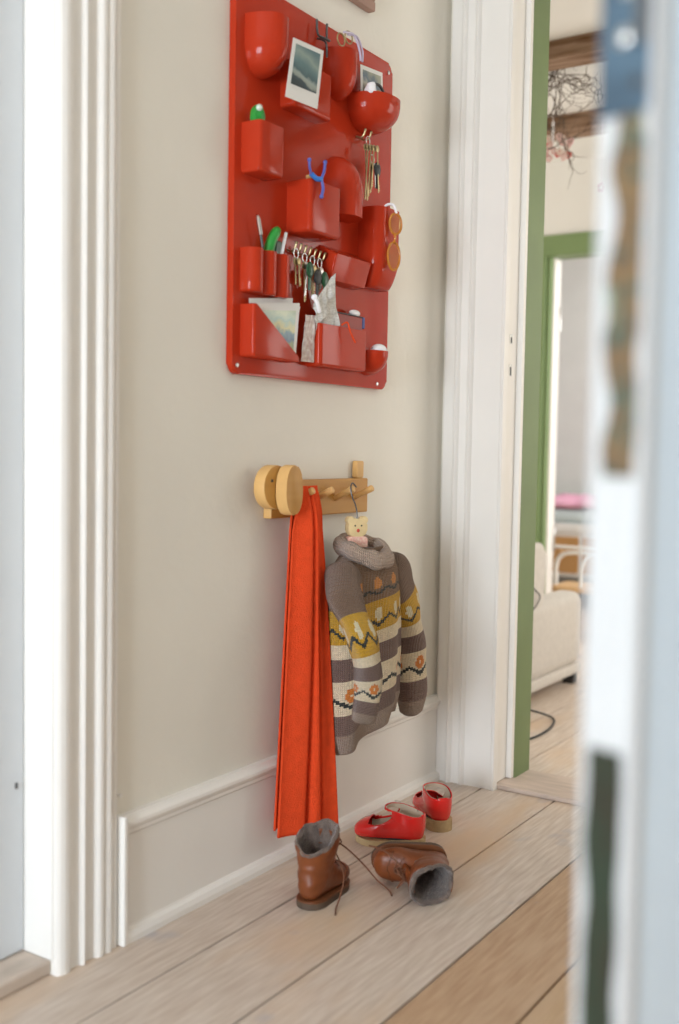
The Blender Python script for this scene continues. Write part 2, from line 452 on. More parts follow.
M['peel_dark'] = mat('bare_dark_wood_green_residue', (.022, .012, .006), .6, .3, col2=(.014, .030, .016), noise_scale=14, stretch=(1, 1, .6))
M['door_white'] = mat('foreground_door_paint', (.44, .445, .45), .4, .4, noise_amt=.04, noise_scale=6)
M['lock_plate'] = mat('blue_grey_lock_plate', (.035, .06, .09), .35, metal=.4, col2=(.09, .15, .21), noise_scale=10)
DP = Vector((1.265, .741, 0)); BRG = 15
# local frame: +Y runs along the leaf away from the edge, -X across the edge; the near corner is the origin
T_ = .043
bm = B()
box(bm, (-T_, 0, .012), (0, .80, 2.06), .0035, 3)
M['door_blue'] = mat('pale_blue_door_face', (.66, .78, .90), .45, .4, noise_amt=.04, noise_scale=5)
fd = struct(obj('door_3', bm, [M['door_white'], M['door_blue']], loc=DP, rot=(0, 0, -radians(BRG)), smooth=False))
for p_ in fd.data.polygons:
    if p_.normal.x > .9: p_.material_index = 1
bm = B(); prism(bm, [(0, .001), (.0022, .003), (.003, .008), (.0022, .014), (0, .017)], 2, .014, 2.058); obj('edge_bead', bm, M['door_white'], fd, smooth=False)
def patch(name, x0f, x1f, z0, z1, m, seed, dz=.01, th=.0012, amp=.006):
    bm = B(); n = max(8, int((z1 - z0) / dz)); L_, R_ = [], []
    for i in range(n + 1):
        z = z0 + (z1 - z0) * i / n
        a = x0f(z) + noise.noise(Vector((z * 22, seed, 0))) * amp; b = x1f(z) + noise.noise(Vector((z * 26, seed + 5, 0))) * amp * .5
        a, b = max(a, -T_ + .003), min(b, -.003)
        L_.append([bm.verts.new((a, -th, z)), bm.verts.new((a, .001, z))]); R_.append([bm.verts.new((b, -th, z)), bm.verts.new((b, .001, z))])
    for i in range(n):
        bm.faces.new((L_[i][0], R_[i][0], R_[i + 1][0], L_[i + 1][0])); bm.faces.new((L_[i][1], L_[i][0], L_[i + 1][0], L_[i + 1][1]))
        bm.faces.new((R_[i][0], R_[i][1], R_[i + 1][1], R_[i + 1][0])); bm.faces.new((L_[i][1], L_[i + 1][1], R_[i + 1][1], R_[i][1]))
    bm.faces.new((L_[0][0], L_[0][1], R_[0][1], R_[0][0])); bm.faces.new((L_[n][0], R_[n][0], R_[n][1], L_[n][1]))
    return obj(name, bm, m, fd, smooth=False, label=None)
patch('peeled_patch', lambda z: -.027 if z > 1.08 else -.031, lambda z: -.003, .970, 1.222, M['peel'], 2.2, amp=.012)
patch('bare_strip', lambda z: -.034, lambda z: -.006, .36, .773, M['peel_dark'], 9.1, amp=.004)
bm = B(); box(bm, (-.0425, -.0025, 1.2225), (-.002, .002, 1.42), .002)
lp = obj('lock_plate', bm, M['lock_plate'], fd, smooth=False)
for z in (1.277, 1.305):
    pass
bm = B(); sphere(bm, (-.022, -.003, 1.275), .0065, sy=.35); sphere(bm, (-.021, -.003, 1.309), .0065, sy=.35)
obj('plate_screw', bm, M['steel'], lp)
bm = B(); sphere(bm, (-.010, -.003, 1.242), .005, sy=.3); obj('screw_hole', bm, M['black'], lp)
bm = B(); box(bm, (-.0125, -.006, 1.268), (-.003, .001, 1.33), .002); obj('latch_bolt', bm, M['dark_metal'], lp, smooth=False)

# ================================================================== WALL ORGANISER
OR = (0, 1.834, 1.147)
org = thing('wall_organizer', 'large glossy red moulded plastic wall organizer with many pockets, screwed to the cream wall', 'wall organizer', OR)
PT = .018
bm = B(); prism(bm, rrect(1.834, 1.147, 2.490, 1.998, .022, 6), 0, 0.0005, PT, .006)
obj('back_panel', bm, M['red'], org, world=True)
for y, z in ((1.850, 1.166), (2.440, 1.160), (2.468, 1.973), (1.852, 1.98)):
    bm = B(); cyl(bm, (PT - .002, y, z), (PT + .0025, y, z), .005, n=14, bev=.001)
    obj('screw', bm, M['steel'], org, world=True)

def outline_box(y0, y1, x1, r, n=5):
    """open U in plan from the panel round the front and back; list of (x, y)"""
    pts = [(PT - .004, y0), (x1 - r, y0)]
    for k in range(1, n + 1):
        t = radians(90 * k / n); pts.append((x1 - r + r * sin(t), y0 + r - r * cos(t)))
    pts.append((x1, y1 - r))
    for k in range(1, n + 1):
        t = radians(90 * k / n); pts.append((x1 - r + r * cos(t), y1 - r + r * sin(t)))
    pts.append((PT - .004, y1)); return pts
def outline_round(y0, y1, x1, n=20, p=2.0):
    cy = (y0 + y1) / 2; h = (y1 - y0) / 2; out = []
    for k in range(n + 1):
        t = pi * k / n
        c, s = cos(t), sin(t)
        out.append((PT - .004 + (x1 - PT + .004) * abs(s) ** (2 / p), cy - h * (abs(c) ** (2 / p)) * (1 if c > 0 else -1)))
    return out
def pocket(outl, zb, zt, prof=None, flip=False, t=.0025, name='pocket', nz=None, closed=False):
    """outl: list of plan points; zb/zt: functions (x,y)->z; prof(v) -> (scale in y about centre, scale in x) v=0 bottom .. 1 top"""
    bm = B()
    ys = [p[1] for p in outl]; cy = (min(ys) + max(ys)) / 2
    if prof is None: prof = lambda v: (1, 1)
    vs = nz or [0, .02, .05, .1, .3, .6, 1]
    def layer(inset):
        R = []
        for v in vs:
            sy, sx = prof(v); row = []
            for i, (x, y) in enumerate(outl):
                # inset towards the centre
                w = max(abs(p - cy) for p in ys)
                yy = cy + (y - cy) * sy * (1 - inset / w); xx = PT - .004 + (x - PT + .004) * sx * (1 - inset / (max(p[0] for p in outl) - PT + .004))
                a, b = zb(x, y) + inset, zt(x, y)
                z = a + (b - a) * v
                row.append(bm.verts.new((xx, yy, z)))
            R.append(row)
        return R
    O, I = layer(0), layer(t)
    n = len(outl)
    for R in (O, I):
        for j in range(len(vs) - 1):
            for i in range(n - 1): bm.faces.new((R[j][i], R[j][i + 1], R[j + 1][i + 1], R[j + 1][i]))
        try: bm.faces.new(R[0])
        except Exception: pass
    for i in range(n - 1): bm.faces.new((O[-1][i], O[-1][i + 1], I[-1][i + 1], I[-1][i]))
    if closed: bm.faces.new(I[-1])
    if flip:
        zc = (zb(*outl[0]) + zt(*outl[0]))
        for v in bm.verts: v.co.z = zc - v.co.z
    bmesh.ops.remove_doubles(bm, verts=bm.verts[:], dist=1e-5)
    return obj(name, bm, M['red'], org, world=True)
K_ = lambda c: (lambda x, y: c)
def soft(v, r=.08):      # small radius at the bottom
    if v >= r: return (1, 1)
    q = 1 - v / r; s = 1 - .10 * (1 - sqrt(max(0, 1 - q * q))); return (s, s)
def bullet(v, h=.62):
    if v >= h: return (1, 1)
    q = 1 - v / h; s = (max(0.0, 1 - q ** 2.2)) ** .46; return (max(s, .02), max(s, .02) )
NB = [0, .01, .03, .06, .1, .15, .2, .3, .4, .5, .62, .8, 1]
NS = [0, .01, .025, .05, .08, .3, .6, 1]
pocket(outline_round(1.864, 1.968, .088), K_(1.796), K_(1.920), lambda v: bullet(v, .55), nz=NB)                           # A bullet, top left
pocket(outline_box(1.995, 2.145, .060, .012), K_(1.756), K_(1.86), soft, nz=NS)                          # B behind the photo
pocket(outline_round(2.170, 2.268, .072), K_(1.832), K_(1.945), bullet, flip=False, nz=NB)               # C rounded
pocket(outline_round(2.272, 2.432, .108, p=2.5), K_(1.784), K_(1.866), lambda v: tuple([max(.03, sqrt(max(0, 1 - (1 - min(1, v / .9)) ** 2.6)))] * 2), nz=NB)  # D bowl
pocket(outline_box(1.857, 1.946, .070, .010), lambda x, y: 1.580, K_(1.688), soft, nz=NS)   # E
pocket(outline_box(2.026, 2.152, .085, .010), K_(1.480), K_(1.598), soft, nz=NS)                         # F
pocket(outline_round(2.166, 2.288, .086, p=2.3), K_(1.550), K_(1.700), bullet, flip=True, nz=NB, closed=True)         # G hood
pocket(outline_box(2.335, 2.452, .082, .03, 7), lambda x, y: 1.40, K_(1.600), lambda v: (.8 + .2 * min(1, v / .3) ** .6, .6 + .4 * min(1, v / .3) ** .6), nz=NB)  # H
# I : three joined tubes
def tubes3(y0, y1, x1):
    w = (y1 - y0) / 3; pts = [(PT - .004, y0)]
    for k in range(3):
        cy = y0 + w * (k + .5)
        for i in range(0, 11):
            t = pi * (.08 + .84 * i / 10); pts.append((x1 - w * .62 + w * .62 * sin(t), cy - w * .5 * cos(t) / cos(pi * .08)))
    pts.append((PT - .004, y1)); return pts
pocket(tubes3(1.857, 2.003, .058), K_(1.325), K_(1.421), soft, nz=NS, name='pen_pocket')
# J : scoop with leaning front
bm = B()
a = [(.018, 1.478), (.070, 1.452), (.052, 1.392), (.018, 1.388)]
prism(bm, a, 1, 2.160, 2.318, .004); obj('pocket', bm, M['red'], org, world=True)
# K : diagonal-cut pocket
pocket(outline_box(1.860, 2.034, .057, .008), K_(1.184), lambda x, y: 1.299 - max(0, (y - 1.872)) * .66, soft, nz=NS, name='letter_pocket')
pocket(outline_box(2.108, 2.318, .062, .010), K_(1.182), K_(1.283), soft, nz=NS)                         # L
pocket(outline_round(2.330, 2.436, .078), K_(1.178), K_(1.240), lambda v: bullet(v, .95), nz=NB)         # M cup
# hooks moulded/clipped on the panel
def hook(y, z, m, s=1, x0=PT):
    bm = B()
    P = [(x0, y, z), (x0 + .012 * s, y, z - .004 * s), (x0 + .02 * s, y, z + .001 * s), (x0 + .024 * s, y, z + .012 * s)]
    tube(bm, smoothpath(P, 4), .0024 * s, 8); sphere(bm, P[-1], .0034 * s, u=10, v=6)
    return obj('hook', bm, m, org, world=True)
for i in range(7): hook(2.030 + i * .0195, 1.444 - i * .0010, M['brass'], 1.1)
for y in (2.318, 2.345): hook(y, 1.772, M['brass'], 1.1)
bm = B()
tube(bm, smoothpath([(.03, 2.118, 1.990), (.034, 2.118, 1.955), (.05, 2.121, 1.944), (.052, 2.140, 1.944), (.036, 2.152, 1.955), (.032, 2.158, 1.992)], 6), .0028, 8)
tube(bm, smoothpath([(.018, 2.138, 1.955), (.045, 2.135, 1.940), (.048, 2.136, 1.905)], 6), .0026, 8)
o = obj('wire_hook', bm, M['dark_metal'], org, world=True)

# ---- contents
def photo_card(name, label, corners, mimg, border, group=None, cat='photo', thick=.0008):
    """corners: tl, tr, br, bl in world space"""
    tl, tr, br, bl = [Vector(c) for c in corners]
    c0 = (tl + tr + br + bl) / 4
    t = thing(name, label, cat, c0, group=group)
    nrm = (tr - tl).cross(bl - tl).normalized()
    if nrm.x < 0: nrm = -nrm
    def P(u, v, d): return tl.lerp(tr, u).lerp(bl.lerp(br, u), v) + nrm * d
    bm = B()
    A = [bm.verts.new(P(u, v, 0)) for u, v in ((0, 0), (1, 0), (1, 1), (0, 1))]; C = [bm.verts.new(P(u, v, thick)) for u, v in ((0, 0), (1, 0), (1, 1), (0, 1))]
    bm.faces.new(A); bm.faces.new(C[::-1])
    for i in range(4): bm.faces.new((A[i], A[(i + 1) % 4], C[(i + 1) % 4], C[i]))
    obj('card', bm, M['paper'], t, world=True, smooth=False)
    l, tp, r, b = border
    bm = B(); uv = bm.loops.layers.uv.new('UVMap')
    q = [(l, tp), (1 - r, tp), (1 - r, 1 - b), (l, 1 - b)]
    f = bm.faces.new([bm.verts.new(P(u, v, thick + .0003)) for u, v in q])
    for lp_, (u, v) in zip(f.loops, ((0, 1), (1, 1), (1, 0), (0, 0))): lp_[uv].uv = (u, v)
    r0 = bmesh.ops.extrude_face_region(bm, geom=[f])
    bmesh.ops.translate(bm, verts=[v for v in r0['geom'] if isinstance(v, bmesh.types.BMVert)], vec=nrm * .0002)
    obj('picture', bm, mimg, t, world=True, smooth=False)
    return t
def picmat(name, stops, scale=2.2, tilt=.2, dist=.25):
    m = bpy.data.materials.new(name); m.use_nodes = True
    nt = m.node_tree; N = nt.nodes; L = nt.links; p = N['Principled BSDF']; p.inputs['Roughness'].default_value = .3
    uvn = N.new('ShaderNodeUVMap'); uvn.uv_map = 'UVMap'
    sp = N.new('ShaderNodeSeparateXYZ'); L.new(uvn.outputs['UV'], sp.inputs[0])
    nz = N.new('ShaderNodeTexNoise'); nz.inputs['Scale'].default_value = scale; nz.inputs['Detail'].default_value = 4; L.new(uvn.outputs['UV'], nz.inputs['Vector'])
    a = N.new('ShaderNodeMath'); a.operation = 'MULTIPLY_ADD'; L.new(nz.outputs['Fac'], a.inputs[0]); a.inputs[1].default_value = dist * 2; L.new(sp.outputs['Y'], a.inputs[2])
    b = N.new('ShaderNodeMath'); b.operation = 'MULTIPLY_ADD'; L.new(sp.outputs['X'], b.inputs[0]); b.inputs[1].default_value = tilt; L.new(a.outputs[0], b.inputs[2])
    r = N.new('ShaderNodeValToRGB'); cr = r.color_ramp
    s = N.new('ShaderNodeMath'); s.operation = 'SUBTRACT'; L.new(b.outputs[0], s.inputs[0]); s.inputs[1].default_value = dist + tilt * .5
    L.new(s.outputs[0], r.inputs['Fac'])
    cr.elements[0].position = stops[0][0]; cr.elements[0].color = (*stops[0][1], 1)
    cr.elements[1].position = stops[-1][0]; cr.elements[1].color = (*stops[-1][1], 1)
    for ps, c in stops[1:-1]: e = cr.elements.new(ps); e.color = (*c, 1)
    L.new(r.outputs['Color'], p.inputs['Base Color']); return m
m1 = picmat('sea_snapshot', [(.0, (.01, .03, .04)), (.12, (.02, .05, .07)), (.18, (.28, .32, .28)), (.27, (.30, .36, .34)), (.34, (.04, .10, .12)), (.55, (.10, .19, .20)), (.75, (.25, .33, .30)), (1, (.08, .16, .18))], tilt=.25, dist=.18)
photo_card('instant_photo', 'white-bordered instant photo of a green sea, tilted, near the top of the red organizer', [(.086, 1.948, 1.883), (.086, 2.066, 1.891), (.092, 2.036, 1.752), (.092, 1.913, 1.746)], m1, (.10, .08, .10, .24), 'instant photos in the organizer')
m2 = picmat('rock_snapshot', [(.0, (.35, .3, .2)), (.3, (.12, .10, .07)), (.5, (.5, .48, .42)), (.7, (.10, .16, .22)), (1, (.35, .36, .28))], 4, .3, .3)
photo_card('instant_photo', 'small instant photo standing in the bowl pocket at the top right of the red organizer', [(.046, 2.286, 1.935), (.046, 2.391, 1.945), (.048, 2.396, 1.83), (.048, 2.290, 1.82)], m2, (.09, .09, .09, .2), 'instant photos in the organizer')
m3 = picmat('painted_landscape', [(.0, (.05, .10, .05)), (.2, (.25, .3, .08)), (.35, (.03, .09, .2)), (.5, (.12, .25, .3)), (.62, (.6, .55, .25)), (.8, (.35, .5, .45)), (1, (.6, .66, .5))], 5, .1, .25)
photo_card('postcard', 'landscape postcard in front of the stack in the slant-cut bottom left pocket', [(.040, 1.885, 1.304), (.044, 2.046, 1.322), (.046, 2.030, 1.196), (.040, 1.890, 1.190)], m3, (.16, .14, .08, .05), 'cards in the slant-cut pocket', cat='postcard')
def card(name, label, corners, m, cat, thick=.0008, group=None, wob=0):
    tl, tr, br, bl = [Vector(c) for c in corners]; c0 = (tl + tr + br + bl) / 4
    bm = B(); nrm = (tr - tl).cross(bl - tl).normalized()
    V = []
    nu = 8
    for s in (0, thick):
        V.append([[bm.verts.new(tl.lerp(tr, i / nu).lerp(bl.lerp(br, i / nu), j / nu) + nrm * (s + (noise.noise(Vector((i * .7, j * .7, c0.y * 50))) * wob if wob else 0))) for i in range(nu + 1)] for j in range(nu + 1)])
    for k in (0, 1):
        for j in range(nu):
            for i in range(nu):
                q = (V[k][j][i], V[k][j][i + 1], V[k][j + 1][i + 1], V[k][j + 1][i]); bm.faces.new(q if k else q[::-1])
    for i in range(nu):
        for (j, a) in ((0, 0), (nu, 1)):
            bm.faces.new((V[0][j][i], V[0][j][i + 1], V[1][j][i + 1], V[1][j][i]))
        for j in (0, nu): bm.faces.new((V[0][i][j], V[0][i + 1][j], V[1][i + 1][j], V[1][i][j]))
    o = obj(name, bm, m, loc=c0, world=True, smooth=False); tag(o, label, cat, group); return o
card('postcard', 'plain white card directly behind the landscape postcard', [(.034, 1.870, 1.312), (.036, 2.030, 1.332), (.036, 2.022, 1.19), (.034, 1.88, 1.19)], M['paper'], 'postcard', group='cards in the slant-cut pocket')
card('postcard', 'rearmost white card, standing furthest right in the slant-cut pocket', [(.028, 1.90, 1.314), (.030, 2.070, 1.318), (.028, 2.025, 1.192), (.026, 1.90, 1.19)], M['paper'], 'postcard', group='cards in the slant-cut pocket')
# receipt, crumpled, sticking up beside the notebook pocket
recm = mat('printed_receipt', (.75, .74, .70), .8, .2, col2=(.50, .49, .46), noise_scale=60, stretch=(1, 2, 5))
card('paper_note', 'crumpled printed paper slip sticking up out of the box pocket below the keys', [(.058, 2.085, 1.325), (.064, 2.158, 1.405), (.052, 2.205, 1.25), (.048, 2.118, 1.24)], recm, 'paper', wob=.012)
card('paper_bag', 'pale speckled paper packet standing left of the bottom box pocket', [(.046, 2.070, 1.298), (.050, 2.105, 1.30), (.045, 2.105, 1.19), (.040, 2.060, 1.19)], mat('speckled_packet', (.72, .66, .6), .7, .2, col2=(.5, .36, .33), noise_scale=90), 'packet', wob=.004)
bm = B(); tube(bm, smoothpath([(.082, 2.052, 1.332), (.086, 2.058, 1.320), (.084, 2.070, 1.302)], 5), [.006, .0058, .0052, .005, .005, .005, .005, .005, .005, .0052, .0045], 12)
sphere(bm, (.082, 2.051, 1.334), .0075); 
tag(obj('white_tag', bm, M['white_plastic'], loc=(.084, 2.06, 1.32), world=True), 'small glossy white plastic fob in front of the paper slip', 'fob')
# notebook in L
t = thing('notebook', 'dark red notebook with a blue page edge lying in the bottom box pocket', 'notebook', (.045, 2.25, 1.25))
bm = B(); box(bm, (.028, 2.165, 1.19), (.046, 2.318, 1.318), .002); obj('cover', bm, M['dkred'], t, world=True, smooth=False)
bm = B(); box(bm, (.030, 2.3182, 1.292), (.046, 2.330, 1.320), .001); obj('page_edge', bm, M['navy'], t, world=True, smooth=False)
bm = B(); box(bm, (.0275, 2.163, 1.318), (.0465, 2.320, 1.321), .0006); obj('elastic_edge', bm, M['black'], t, world=True, smooth=False)
bm = B(); sphere(bm, (.038, 2.292, 1.327), .022, sx=.5, sy=1.0, sz=.42); tag(obj('eraser', bm, M['white_plastic'], loc=(.04, 2.318, 1.309), world=True), 'white rounded eraser lying on top of the notebook', 'eraser')
bm = B(); tube(bm, smoothpath([(.066, 2.192, 1.286), (.074, 2.205, 1.293), (.079, 2.212, 1.270), (.083, 2.228, 1.246)], 6), .0022, 8); tag(obj('red_cord', bm, M['scarf'], loc=(.08, 2.21, 1.27), world=True), 'short red cord hanging over the front of the bottom box pocket', 'cord')
bm = B(); sphere(bm, (.052, 2.390, 1.243), .022, sx=.9, sy=1.2, sz=.75); tag(obj('white_ball', bm, M['white_plastic'], loc=(.05, 2.385, 1.258), world=True), 'white rounded object in the small cup pocket at the bottom right', 'ball')
bm = B(); box(bm, (.030, 2.345, 1.20), (.034, 2.356, 1.272), .001); tag(obj('pencil_stub', bm, M['violet_plastic'], loc=(.032, 2.35, 1.24), world=True, smooth=False), 'thin violet strip standing in the small cup pocket', 'pencil')
# pens
t = thing('paintbrush', 'silver-handled thin brush standing leftmost in the triple pen pocket', 'brush', (.035, 1.905, 1.40))
bm = B(); tube(bm, [(.036, 1.925, 1.335), (.037, 1.912, 1.43), (.038, 1.898, 1.472)], [.003, .003, .0035], 10); obj('handle', bm, M['dark_metal'], t, world=True)
bm = B(); tube(bm, [(.038, 1.904, 1.455), (.039, 1.893, 1.486), (.040, 1.888, 1.493)], [.0042, .005, .003], 10); obj('ferrule', bm, M['steel'], t, world=True)
bm = B()
tube(bm, smoothpath([(.032, 1.930, 1.34), (.036, 1.938, 1.43), (.038, 1.956, 1.466), (.038, 1.968, 1.478)], 5), [.012] * 10 + [.012, .011, .010, .009, .008, .005], 12)
tag(obj('marker_pen', bm, M['green_plastic'], loc=(.036, 1.94, 1.4), world=True), 'bright green curved pen in the middle of the triple pen pocket', 'pen')
bm = B(); cyl(bm, (.034, 1.964, 1.35), (.042, 1.992, 1.474), .0040, n=12, bev=.001); tag(obj('white_pen', bm, M['white_plastic'], loc=(.046, 1.97, 1.4), world=True), 'slim white pen leaning right in the triple pen pocket', 'pen')
bm = B(); box(bm, (.022, 1.970, 1.34), (.028, 2.000, 1.456), .003); tag(obj('flat_holder', bm, M['dkgreen'], loc=(.033, 1.99, 1.4), world=True, smooth=False), 'dark green flat holder at the right of the triple pen pocket', 'holder')
# green toy in E
t = thing('toy_figure', 'small glossy green toy with a pale tip poking out of the tall narrow pocket', 'toy', (.045, 1.882, 1.65))
bm = B(); sphere(bm, (.045, 1.878, 1.700), .020, sx=.8, sy=.9, sz=1.3)
for v in bm.verts: v.co.x += .0015 * sin(atan2(v.co.y - 1.884, v.co.x - .045) * 8)
box(bm, (.036, 1.876, 1.60), (.054, 1.892, 1.68), .003); obj('body', bm, M['green_plastic'], t, world=True)
bm = B(); sphere(bm, (.056, 1.869, 1.716), .0075); obj('tip', bm, mat('pale_tip', (.6, .7, .6), .3), t, world=True)
# blue doll on pocket F
t = thing('toy_figure', 'tiny bendy blue toy man with violet limbs clinging to the centre pocket', 'toy', (.092, 2.047, 1.60))
def limb(P, r, m, n): 
    bm = B(); tube(bm, smoothpath(P, 5), r, 8); sphere(bm, P[-1], r * 1.5, u=10, v=8); obj(n, bm, m, t, world=True)
bm = B(); tube(bm, smoothpath([(.088, 2.022, 1.606), (.092, 2.038, 1.598), (.094, 2.054, 1.600)], 5), .0058, 10); obj('torso', bm, M['blue_plastic'], t, world=True)
limb([(.088, 2.022, 1.606), (.090, 2.012, 1.620), (.090, 2.011, 1.634)], .0032, M['violet_plastic'], 'arm')
limb([(.094, 2.054, 1.600), (.096, 2.062, 1.620), (.097, 2.064, 1.640)], .0034, M['violet_plastic'], 'arm')
limb([(.094, 2.054, 1.600), (.098, 2.056, 1.580), (.098, 2.050, 1.560)], .0036, M['violet_plastic'], 'leg')
bm = B(); cyl(bm, (.070, 2.030, 1.603), (.078, 2.052, 1.606), .005, n=12, bev=.0015); tag(obj('cork_stick', bm, M['tan'], loc=(.074, 2.04, 1.604), world=True), 'short tan wooden stick lying on the rim of the centre pocket', 'stick')
# D contents
bm = B(); tube(bm, [(.075, 2.325 + .032 * cos(a), 1.862 + .030 * sin(a)) for a in [i * pi / 12 for i in range(24)]], .0035, 8, close=True)
tag(obj('bangle', bm, M['black'], loc=(.075, 2.325, 1.862), world=True), 'black ring resting in the top right bowl pocket', 'ring')
bm = B(); sphere(bm, (.070, 2.335, 1.860), .022, sx=.6); tag(obj('wooden_ball', bm, M['tan'], loc=(.07, 2.335, 1.86), world=True), 'tan wooden ball inside the black ring in the top right bowl pocket', 'ball')
bm = B(); sphere(bm, (.072, 2.298, 1.872), .02, sx=.7, sz=.9)
for v in bm.verts: v.co += Vector((1, 1, 1)) * noise.noise(v.co * 60) * .006
tag(obj('tissue', bm, M['white_plastic'], loc=(.072, 2.298, 1.872), world=True), 'crumpled white tissue in the left of the top right bowl pocket', 'tissue')
# eyeglasses on C
t = thing('eyeglasses', 'pair of glasses with lilac temples resting on the rounded pocket beside the wire hook', 'glasses', (.07, 2.2, 1.95))
for k, (yc, zc) in enumerate(((2.150, 1.945), (2.178, 1.958))):
    bm = B(); tube(bm, [(.078 + .003 * k, yc + .016 * cos(a), zc + .014 * sin(a)) for a in [i * pi / 9 for i in range(18)]], .0018, 6, close=True); obj('rim', bm, M['brass'], t, world=True)
for k in (0, 1):
    bm = B(); tube(bm, smoothpath([(.082, 2.155 + .018 * k, 1.963), (.088, 2.190 + .012 * k, 1.966), (.094, 2.206 + .012 * k, 1.935 + .004 * k), (.094, 2.212 + .008 * k, 1.912)], 6), .0026, 8); obj('temple', bm, M['lilac'], t, world=True)
# sunglasses hanging on H
t = thing('sunglasses', 'amber plastic sunglasses hanging from the tall right-hand pocket', 'sunglasses', (.10, 2.40, 1.52))
for k, (yc, zc, h) in enumerate(((2.388, 1.560, .026), (2.382, 1.478, .035))):
    ring = [(.096 + .012 * cos(a) * .6, yc + .017 * cos(a), zc + h * sin(a)) for a in [i * pi / 14 for i in range(28)]]
    bm = B(); tube(bm, ring, .0032, 8, close=True); obj('lens_rim', bm, M['orange_plastic'], t, world=True)
    bm = B(); c = bm.verts.new((.096, yc, zc)); V = [bm.verts.new(p) for p in ring]
    for i in range(28): bm.faces.new((c, V[i], V[(i + 1) % 28]))
    r0 = bmesh.ops.extrude_face_region(bm, geom=bm.faces[:]); bmesh.ops.translate(bm, verts=[v for v in r0['geom'] if isinstance(v, bmesh.types.BMVert)], vec=(.001, 0, 0))
    obj('lens', bm, M['amber_lens'], t, world=True)
bm = B(); tube(bm, smoothpath([(.098, 2.381, 1.534), (.103, 2.376, 1.522), (.098, 2.380, 1.512)], 4), .0035, 8); obj('bridge', bm, M['orange_plastic'], t, world=True)
bm = B(); tube(bm, smoothpath([(.070, 2.370, 1.56), (.074, 2.371, 1.602), (.092, 2.381, 1.607), (.098, 2.388, 1.586)], 5), [.0035] * 16, 8); obj('temple', bm, M['white_plastic'], t, world=True)
# keys
rk = random.Random(5)
def key_bunch(label, y, z, n, m2, L0=.055, fob=None):
    t = thing('key_bunch', label, 'keys', (.042, y, z), group='key bunches on the organizer hooks')
    bm = B(); tube(bm, [(.042, y + .009 * cos(a), z - .006 + .011 * sin(a)) for a in [i * pi / 8 for i in range(16)]], .0012, 6, close=True); obj('ring', bm, M['steel'], t, world=True)
    for i in range(n):
        yy = y + (i - (n - 1) / 2) * .007; xx = .043 + i * .0045; tilt = rk.uniform(-.12, .12); zz = z - .016
        bm = B(); sphere(bm, (xx, yy, zz - .009), .009, sx=.22, u=12, v=8)
        l = L0 * rk.uniform(.8, 1.1)
        box(bm, (xx - .001, yy - .0022, zz - l), (xx + .001, yy + .0022, zz - .012), .0005)
        for k in range(3): box(bm, (xx - .001, yy + .001, zz - l + .004 + k * .006), (xx + .001, yy + .0055, zz - l + .007 + k * .006))
        bmesh.ops.rotate(bm, verts=bm.verts[:], cent=(xx, yy, zz), matrix=Matrix.Rotation(tilt, 3, 'X'))
        obj('key', bm, m2 if i % 2 else M['brass'], t, world=True)
    if fob:
        bm = B(); q = rk.uniform(-.012, .004); sphere(bm, (.058, y, z - .038 + q), .017, sx=.32, sy=.85, sz=1.1); box(bm, (.055, y - .004, z - .085 + q), (.059, y + .004, z - .045 + q), .001); obj('fob', bm, fob, t, world=True)
    return t
key_bunch('brass keys hanging at the left end of the row of small hooks', 2.032, 1.440, 2, M['brass'], .06)
key_bunch('keys with a dark fob, left of centre in the row of small hooks', 2.066, 1.435, 2, M['steel'], .085, M['dkgreen'])
key_bunch('keys with a black fob in the middle of the row of small hooks', 2.098, 1.434, 2, M['brass'], .075, M['black'])
key_bunch('steel keys with a dark green fob towards the right of the row of small hooks', 2.128, 1.432, 2, M['steel'], .06, M['dkgreen'])
key_bunch('long bunch of brass keys hanging high between the hood pocket and the right edge', 2.335, 1.768, 5, M['brass'], .135)
key_bunch('keys with a black tag hanging furthest right beside the hood pocket', 2.357, 1.728, 2, M['steel'], .07, M['black'])
# picture frame bottom, top of frame
t = thing('picture_frame', 'pinkish brown wooden picture frame hanging above the red organizer', 'picture frame', (0, 2.21, 2.10))
bm = B()
for a, b in (((.001, 2.03, 2.100), (.024, 2.39, 2.125)), ((.001, 2.03, 2.52), (.024, 2.39, 2.545)), ((.001, 2.03, 2.1255), (.024, 2.055, 2.5195)), ((.001, 2.365, 2.1255), (.024, 2.39, 2.5195))):
    box(bm, a, b, .004)
obj('frame', bm, M['frame_wood'], t, world=True, smooth=False)
bm = B(); box(bm, (.002, 2.056, 2.1262), (.012, 2.364, 2.519)); obj('picture', bm, M['paper'], t, world=True, smooth=False)

# nail beside the left trim
bm = B(); cyl(bm, (.0, 1.509, .298), (.012, 1.509, .298), .0028, n=8); sphere(bm, (.012, 1.509, .298), .005, sx=.4, u=10, v=6)
tag(obj('nail', bm, M['trim'], loc=(0, 1.509, .298), world=True), 'white painted nail head in the wall beside the left door trim', 'nail')

# ================================================================== COAT RACK (wooden animal)
t = thing('coat_rack', 'pale wooden animal-shaped coat rack with round head and pegs on the wall', 'coat rack', (0, 2.16, .868))
RB0, RB1 = .002, .026
def paint_lit_edges(o, ax=None):  # edges get the paler copy, as if lit by the window
    for p in o.data.polygons:
        if (ax is None and abs(p.normal.x) < .8) or (ax is not None and abs(p.normal[ax]) > .8): p.material_index = 1

